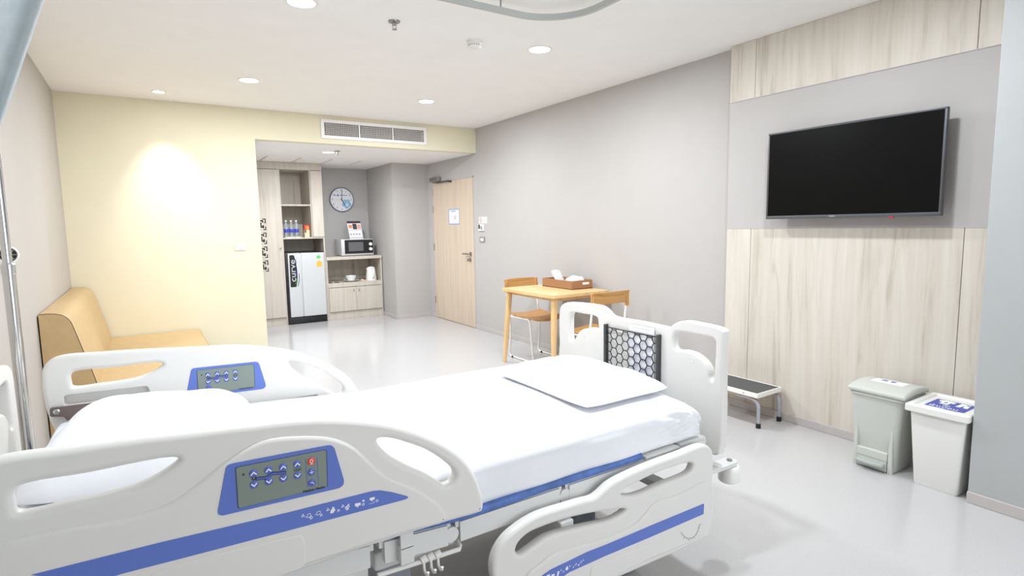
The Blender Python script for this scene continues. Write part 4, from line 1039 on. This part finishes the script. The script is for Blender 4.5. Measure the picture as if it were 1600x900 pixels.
# ------------------------------------------------------------------ kitchenette: tall cabinet
CY, CB = 8.40, YNB - .002
c = thing('tall_cabinet', 'tall pale wood cabinet with open shelves above the refrigerator', 'cabinet', (1.65, 8.68, 0))
TX = 2.222
def bx(name, x0, x1, y0, y1, z0, z1, m, p, bev=.0015): return MB().box(x0, x1, y0, y1, z0, z1, bev, 1).build(name, m, p)
bx('side_panel', 1.06, 1.078, CY, CB, 0, 2.172, M_CAB, c); bx('side_panel', 1.640, 1.656, CY, CB, 0, 2.172, M_CAB, c); bx('side_panel', TX - .018, TX, CY, CB, 0, 2.172, M_CAB, c)
bx('cornice', 1.06, TX + .004, CY - .004, CB, 2.172, ZN - .001, M_CAB, c)
bx('plinth', 1.078, 1.640, CY + .012, CB, 0, .11, M_CAB, c)
bx('back_panel', 1.656, TX - .018, CB - .012, CB, 0, 2.172, M_CAB, c)
cdoor = bx('cabinet_door', 1.080, 1.638, CY - .018, CY, .114, 2.166, M_CAB, c)
MB().lathe([(0, 0), (.009, 0), (.007, -.014), (.011, -.024), (0, -.026)], (1.612, CY - .018, 1.09), 'Y', 14).build('knob', M_STEEL, cdoor, 40)
d2 = bx('cabinet_door', 2.062, TX - .003, CY - .018, CY, 1.232, 2.166, M_CAB, c)
bx('partition', 2.048, 2.062, CY, CB - .012, 1.232, 2.172, M_CAB, c)
bx('shelf', 1.656, 2.048, CY, CB - .012, 1.672, 1.692, M_CAB, c); bx('shelf', 1.656, TX - .018, CY - .002, CB - .012, 1.208, 1.230, M_CAB, c)
# fretwork motifs on the door, as thin flat black pieces
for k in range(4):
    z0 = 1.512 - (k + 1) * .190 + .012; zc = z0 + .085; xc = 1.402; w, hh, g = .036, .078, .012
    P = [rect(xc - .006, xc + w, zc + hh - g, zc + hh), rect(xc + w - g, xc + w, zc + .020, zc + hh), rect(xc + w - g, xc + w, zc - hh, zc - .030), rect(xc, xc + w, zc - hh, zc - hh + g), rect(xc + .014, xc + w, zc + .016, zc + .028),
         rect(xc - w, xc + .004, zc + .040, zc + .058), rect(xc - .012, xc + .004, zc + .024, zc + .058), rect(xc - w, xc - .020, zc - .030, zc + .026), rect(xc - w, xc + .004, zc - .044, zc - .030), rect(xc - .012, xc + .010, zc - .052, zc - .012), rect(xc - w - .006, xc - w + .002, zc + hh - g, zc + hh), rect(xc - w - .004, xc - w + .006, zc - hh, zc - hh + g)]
    marks('fretwork_motif', P, NEAR, CY - .0195, CY - .017, M_FRETWORK, cdoor)
# refrigerator
f = thing('refrigerator', 'silver and black single-door refrigerator standing in the cabinet bay', 'refrigerator', (1.925, 8.6, 0))
FX0, FX1, FY, FZ = 1.660, 2.198, 8.385, 1.020
MB().box(FX0, FX1, FY, 8.90, .012, FZ, .008).build('body', M_BLACK, f, 30)
fd = MB().box(FX0 + .034, FX1 - .012, FY - .022, FY, .110, 1.004, .004).build('door', M_FRIDGE, f, 30)
for a_, b_ in ((FX0 + .030, FX0 + .197), (FX0 + .209, FX1 - .008)):
    MB().rbox(((a_ + b_) / 2, FY - .018, .557), (b_ - a_, .036, .905), .008, 4, (4, 1, 6)).build('door_face', M_FRIDGE, fd, 50)
MB().box(FX0, FX1, FY - .012, FY + .01, .0, .095, .006).build('kick_plate', M_BLACK, f, 30)
hp = round_poly([(FX0 + .046, .535), (FX0 + .128, .535), (FX0 + .146, .62), (FX0 + .148, .76), (FX0 + .132, .90), (FX0 + .112, .985), (FX0 + .050, .985)], .014)
decal('handle_inlay', [hp], FY - .0378, M_BLACK, fd, .004)
cv = [(FX0 + .130, .545), (FX0 + .150, .63), (FX0 + .154, .74), (FX0 + .142, .86)]
decal('trim_line', stroke(spline(cv, 5, False), .007), FY - .0384, M_WHITE, fd, .003)
decal('trim_line', stroke(spline([(FX0 + .144, .545), (FX0 + .164, .63), (FX0 + .166, .72)], 5, False), .008), FY - .0384, M_BLACK, fd, .003)
decal('trim_line', stroke(spline([(a - .010, b + .06) for a, b in cv[1:]], 5, False), .007), FY - .0386, mat('trim_blue', (52, 84, 200), .4), fd, .003)
decal('trim_line', stroke(spline([(a - .010, b + .03) for a, b in cv[:2]], 5, False), .007), FY - .0386, mat('trim_green', (70, 170, 90), .4), fd, .003)
text('lettering', 'curve', .138, facing_near(FY - .0390) @ Matrix.Translation((FX0 + .088, .765, 0)) @ Matrix.Rotation(PI / 2, 4, 'Z') @ Matrix.Diagonal((1.02, .82, 1, 1)), M_FRIDGE, fd, .0008)
decal('round_sticker', [circle(FX1 - .090, .945, .028, 24, 1, .85)], FY - .0378, M_GREEN, fd, .003)
decal('energy_sticker', [rect(FX1 - .118, FX1 - .046, .805, .875), circle(FX1 - .082, .872, .022, 16)], FY - .0378, M_ORANGE, fd, .003)
for x in (FX0 + .05, FX1 - .05):
    MB().lathe([(0, 0), (.018, 0), (.018, .014), (0, .014)], (x, 8.86, 0), 'Z', 12).build('foot', M_BLACK, f, 40)
# low cabinet with open bay
k = thing('low_cabinet', 'low pale wood kitchenette cabinet with open bay and two doors', 'cabinet', (2.65, 8.68, 0))
KX0, KX1 = 2.224, 3.066
bx('worktop', KX0, KX1, CY - .012, CB, .885, .930, M_CAB, k, .002)
bx('side_panel', KX0, KX0 + .020, CY, CB, 0, .885, M_CAB, k); bx('side_panel', KX1 - .020, KX1, CY, CB, 0, .885, M_CAB, k)
bx('back_panel', KX0 + .020, KX1 - .020, CB - .012, CB, .10, .885, M_CAB, k)
bx('shelf', KX0 + .020, KX1 - .020, CY, CB - .012, .520, .545, M_CAB, k)
bx('apron_board', KX0 + .020, KX1 - .020, CY - .004, CY + .014, .480, .545, M_CAB, k)
bx('plinth', KX0, KX1, CY + .010, CB, 0, .115, M_CAB, k)
xm = (KX0 + KX1) / 2
for (a, b, kn) in ((KX0 + .021, xm - .0015, xm - .04), (xm + .0015, KX1 - .021, xm + .04)):
    dd = bx('cabinet_door', a, b, CY - .016, CY + .002, .120, .474, M_CAB, k)
    MB().tube([(kn, CY - .014, .440), (kn, CY - .034, .438), (kn + .004, CY - .036, .415), (kn, CY - .018, .410)], .004, 8).build('pull_handle', M_STEEL, dd, 40)
# microwave
m = thing('microwave', 'silver microwave with black door and two dials on low cabinet', 'microwave', (2.735, 8.70, .930))
MX0, MX1, MY, MZ0, MZ1 = 2.485, 2.980, 8.49, .938, 1.182
MB().box(MX0, MX1, MY, MY + .36, MZ0, MZ1, .006).build('body', M_FRIDGE, m, 30)
MB().box(MX0 + .050, MX1 - .100, MY - .012, MY + .002, MZ0 + .030, MZ1 - .010, .003).build('door', M_BLACK, m)
MB().box(MX0 + .105, MX1 - .165, MY - .0135, MY - .010, MZ0 + .065, MZ1 - .045).build('door_window', mat('window_grey', (98, 98, 100), .25), m)
MB().box(MX1 - .098, MX1 - .010, MY - .010, MY + .002, MZ0 + .030, MZ1 - .010, .003).build('control_strip', M_BLACK, m)
for z in (MZ0 + .090, MZ0 + .165):
    MB().lathe([(0, -.032), (.022, -.030), (.026, -.010), (.026, 0), (0, 0)], (MX1 - .054, MY - .008, z), 'Y', 24).build('dial', M_TUBE, m, 40)
for x in (MX0 + .05, MX1 - .05):
    for y in (MY + .04, MY + .32):
        MB().cyl((x, y, .930), (x, y, .940), .014, 10).build('foot', M_RUBBER, m, 40)
# card on the microwave
pz0, pz1, px0, px1, py = 1.182, 1.455, 2.655, 2.862, 8.640
p = thing('menu_card', 'small upright printed menu card standing on the microwave', 'card', ((px0 + px1) / 2, py, pz0))
lean = .16
def CARD(a, b, d): return Vector((a + (pz1 - b) * .10 - .014, py + (b - pz0) * lean + d, b))
marks('sheet', [rect(px0, px1, pz0, pz1)], CARD, 0, .002, M_PAPER, p)
marks('stand_leg', [rect(px0 + .08, px0 + .12, pz0, pz0 + .20)], lambda a, b, d: Vector((a, py + .10 - (b - pz0) * .28 + d, b)), 0, .002, M_PAPER, p)
marks('heading_band', [rect(px0, px1, pz1 - .034, pz1)], CARD, -.0012, .0002, mat('card_maroon', (70, 42, 46), .6), p)
marks('picture', [rect(px0 + .076, px0 + .140, pz1 - .125, pz1 - .040)], CARD, -.0012, .0002, M_DARK, p)
marks('picture', [rect(px0 + .014, px0 + .068, pz1 - .110, pz1 - .055)], CARD, -.0012, .0002, mat('card_orange', (222, 150, 104), .6), p)
marks('picture', [rect(px0 + .148, px0 + .198, pz1 - .120, pz1 - .050)], CARD, -.0012, .0002, mat('card_salmon', (226, 168, 140), .6), p)
marks('print', [rect(px0 + .006, px1 - .006, pz1 - .138, pz1 - .132), rect(px0 + .006, px1 - .006, pz0 + .016, pz0 + .026)] + [rect(px0 + .012 + .045 * i, px0 + .040 + .045 * i, pz0 + .06, pz0 + .085) for i in range(4)], CARD, -.0012, .0002, mat('card_lilac', (176, 162, 184), .6), p)
# wall clock
CX, CZ, CR = 2.662, 1.792, .190
kk = thing('wall_clock', 'round white wall clock with pale blue flower on niche wall', 'clock', (CX, YNB, CZ))
MB().lathe([(0, 0), (CR, 0), (CR, -.026), (CR - .006, -.032), (CR - .014, -.030), (CR - .014, -.016), (0, -.016)], (CX, YNB, CZ), 'Y', 56).build('rim', mat('clock_rim', (128, 136, 150), .35, .3), kk, 40)
MB().lathe([(0, -.014), (CR - .013, -.014), (CR - .013, -.018), (0, -.018)], (CX, YNB, CZ), 'Y', 48).build('dial_face', M_PAPER, kk, 40)
yf = YNB - .018
petals = []
for i in range(5):
    a = math.radians(54 + 72 * i); petals.append(circle(CX + .072 + .038 * math.cos(a), CZ - .062 + .038 * math.sin(a), .036, 18))
marks('flower_print', petals, NEAR, yf - .0010, yf + .001, M_CLOCKBLUE, kk)
st = [(CX + .080 + (.036 if i % 2 == 0 else .012) * math.cos(math.radians(90 + 45 * i)), CZ - .078 + (.036 if i % 2 == 0 else .012) * math.sin(math.radians(90 + 45 * i))) for i in range(8)]
marks('star_print', [st], NEAR, yf - .0024, yf + .001, M_PAPER, kk)
marks('name_print', [rect(CX - .030, CX + .080, CZ + .062, CZ + .072), rect(CX - .120, CX - .085, CZ + .060, CZ + .072), circle(CX - .058, CZ + .067, .016, 14)], NEAR, yf - .0010, yf + .001, mat('clock_print', (120, 140, 180), .6), kk)
for i in range(1, 13):
    a = math.radians(90 - 30 * i)
    text('numeral', str(i), .042, facing_near(yf - .0016) @ Matrix.Translation((CX + .146 * math.cos(a), CZ + .146 * math.sin(a), 0)), mat('numeral_grey', (110, 118, 130), .6) if i == 1 else bpy.data.materials['numeral_grey'], kk)
def hand(name, ang, L, w, m, y): 
    a = math.radians(90 - ang); d = Vector((math.cos(a), math.sin(a)))
    marks(name, stroke([tuple(Vector((CX, CZ)) - d * .02), tuple(Vector((CX, CZ)) + d * L)], w), NEAR, y - .001, y, m, kk)
hand('hour_hand', 152, .095, .010, M_BLACK, yf - .003); hand('minute_hand', 3, .135, .008, M_BLACK, yf - .005); hand('second_hand', 268, .10, .003, mat('hand_gold', (200, 170, 110), .5), yf - .007)
MB().lathe([(0, -.010), (.008, -.010), (.008, 0), (0, 0)], (CX, yf, CZ), 'Y', 14).build('hand_hub', M_BLACK, kk, 40)

# bottles, tray, snack box on the shelf
BZ = 1.230
ta = thing('bottle_tray', 'shallow clear tray under the water bottles on cabinet shelf', 'tray', (1.80, 8.52, BZ))
MB().loft([rrect(1.690, 1.915, 8.44, 8.62, z, .02) for z in (BZ, BZ + .012)]).build('tray_base', mat('tray_clear', (200, 204, 204), .2), ta, 40)
def bottle(x, y, label):
    t = thing('water_bottle', label, 'bottle', (x, y, BZ + .012), 'water bottles on the cabinet shelf')
    z = BZ + .012
    MB().lathe([(0, 0), (.028, 0), (.031, .006), (.031, .150), (.026, .178), (.013, .200), (.012, .214), (0, .214)], (x, y, z), 'Z', 24).build('bottle_body', M_BOTTLE, t, 40)
    MB().lathe([(.0315, .060), (.0322, .061), (.0322, .108), (.0315, .109)], (x, y, z), 'Z', 24).build('label_band', M_BOTBLUE, t, 40)
    MB().lathe([(0, .212), (.0145, .212), (.0145, .230), (0, .231)], (x, y, z), 'Z', 18).build('cap', M_TUBE, t, 40)
bottle(1.728, 8.535, 'clear water bottle with blue label beside the cabinet side panel')
bottle(1.797, 8.535, 'clear water bottle with blue label, middle one of three on the shelf')
bottle(1.864, 8.520, 'clear water bottle with blue label next to the red snack box')
s = thing('snack_box', 'small red and cream snack packet beside bottles on shelf', 'packet', (2.003, 8.50, BZ))
MB().box(1.965, 2.035, 8.47, 8.53, BZ, BZ + .165, .004).build('carton', M_CREAM, s)
MB().box(1.963, 2.037, 8.468, 8.532, BZ + .105, BZ + .172, .004).build('top_band', M_RED2, s)
MB().box(1.968, 1.988, 8.4675, 8.471, BZ + .065, BZ + .105).build('mark', M_DARK, s)
MB().box(1.995, 2.020, 8.4665, 8.470, BZ + .115, BZ + .150).build('mark', M_ORANGE, s)
# crockery and kettle in the open bay
bz0 = .545
pl = thing('plate', 'white plate under the bowl in open bay of low cabinet', 'plate', (2.615, 8.52, bz0))
MB().lathe([(0, 0), (.055, 0), (.060, .003), (.115, .024), (.118, .026), (.114, .028), (.058, .008), (0, .007)], (2.615, 8.52, bz0), 'Z', 40).build('dish', M_CERAMIC, pl, 50)
bw = thing('bowl', 'white bowl standing on the plate in low cabinet bay', 'bowl', (2.615, 8.52, bz0 + .007))
MB().lathe([(0, 0), (.036, 0), (.038, .010), (.066, .040), (.078, .078), (.080, .080), (.076, .080), (.062, .044), (.034, .016), (0, .012)], (2.615, 8.52, bz0 + .007), 'Z', 40).build('shell', M_CERAMIC, bw, 50)
sc_ = thing('spoon_rest', 'small cream dish between the bowl and the kettle', 'dish', (2.775, 8.47, bz0))
MB().rbox((2.770, 8.470, bz0 + .014), (.040, .030, .028), .009, 3, (2, 2, 2)).rbox((2.805, 8.470, bz0 + .007), (.045, .022, .014), .006, 3, (2, 2, 2)).build('dish', M_CREAM, sc_, 50)
for i, (x, lab) in enumerate(((2.285, 'small dark round coaster beside the left side panel in cabinet bay'), (2.385, 'small dark round coaster near the plate in cabinet bay'))):
    o = thing('coaster', lab, 'coaster', (x, 8.46, bz0))
    MB().lathe([(0, 0), (.030, 0), (.032, .004), (.030, .010), (.024, .008), (0, .007)], (x, 8.46, bz0), 'Z', 24).build('disc', M_DARK, o, 40)
kt = thing('electric_kettle', 'white electric kettle in the open bay of low cabinet', 'kettle', (2.925, 8.50, bz0))
kx, ky = 2.925, 8.500
MB().lathe([(0, 0), (.080, 0), (.083, .006), (.080, .020), (0, .020)], (kx, ky, bz0), 'Z', 36).build('power_base', M_TUBE, kt, 40)
MB().lathe([(0, .020), (.078, .020), (.080, .030), (.072, .110), (.060, .178), (.056, .190), (0, .190)], (kx, ky, bz0), 'Z', 36).build('jug', M_TUBE, kt, 40)
MB().lathe([(0, .188), (.056, .188), (.050, .204), (.020, .212), (0, .213)], (kx, ky, bz0), 'Z', 36).build('lid', M_TUBE, kt, 40)
MB().tube(bez3([(kx + .005, ky - .052, bz0 + .185), (kx + .005, ky - .095, bz0 + .188), (kx + .005, ky - .112, bz0 + .15), (kx + .005, ky - .108, bz0 + .08), (kx + .005, ky - .074, bz0 + .040)]), .011, 10).build('handle', M_TUBE, kt, 60)
MB().prism([(kx - .055, bz0 + .155), (kx - .078, bz0 + .190), (kx - .050, bz0 + .190)], NEAR, ky - .014, ky + .014).build('spout', M_TUBE, kt)
MB().lathe([(0, -.004), (.008, -.004), (.008, .004), (0, .004)], (kx, ky - .084, bz0 + .040), 'Y', 12).build('switch', M_DARK, kt, 40)
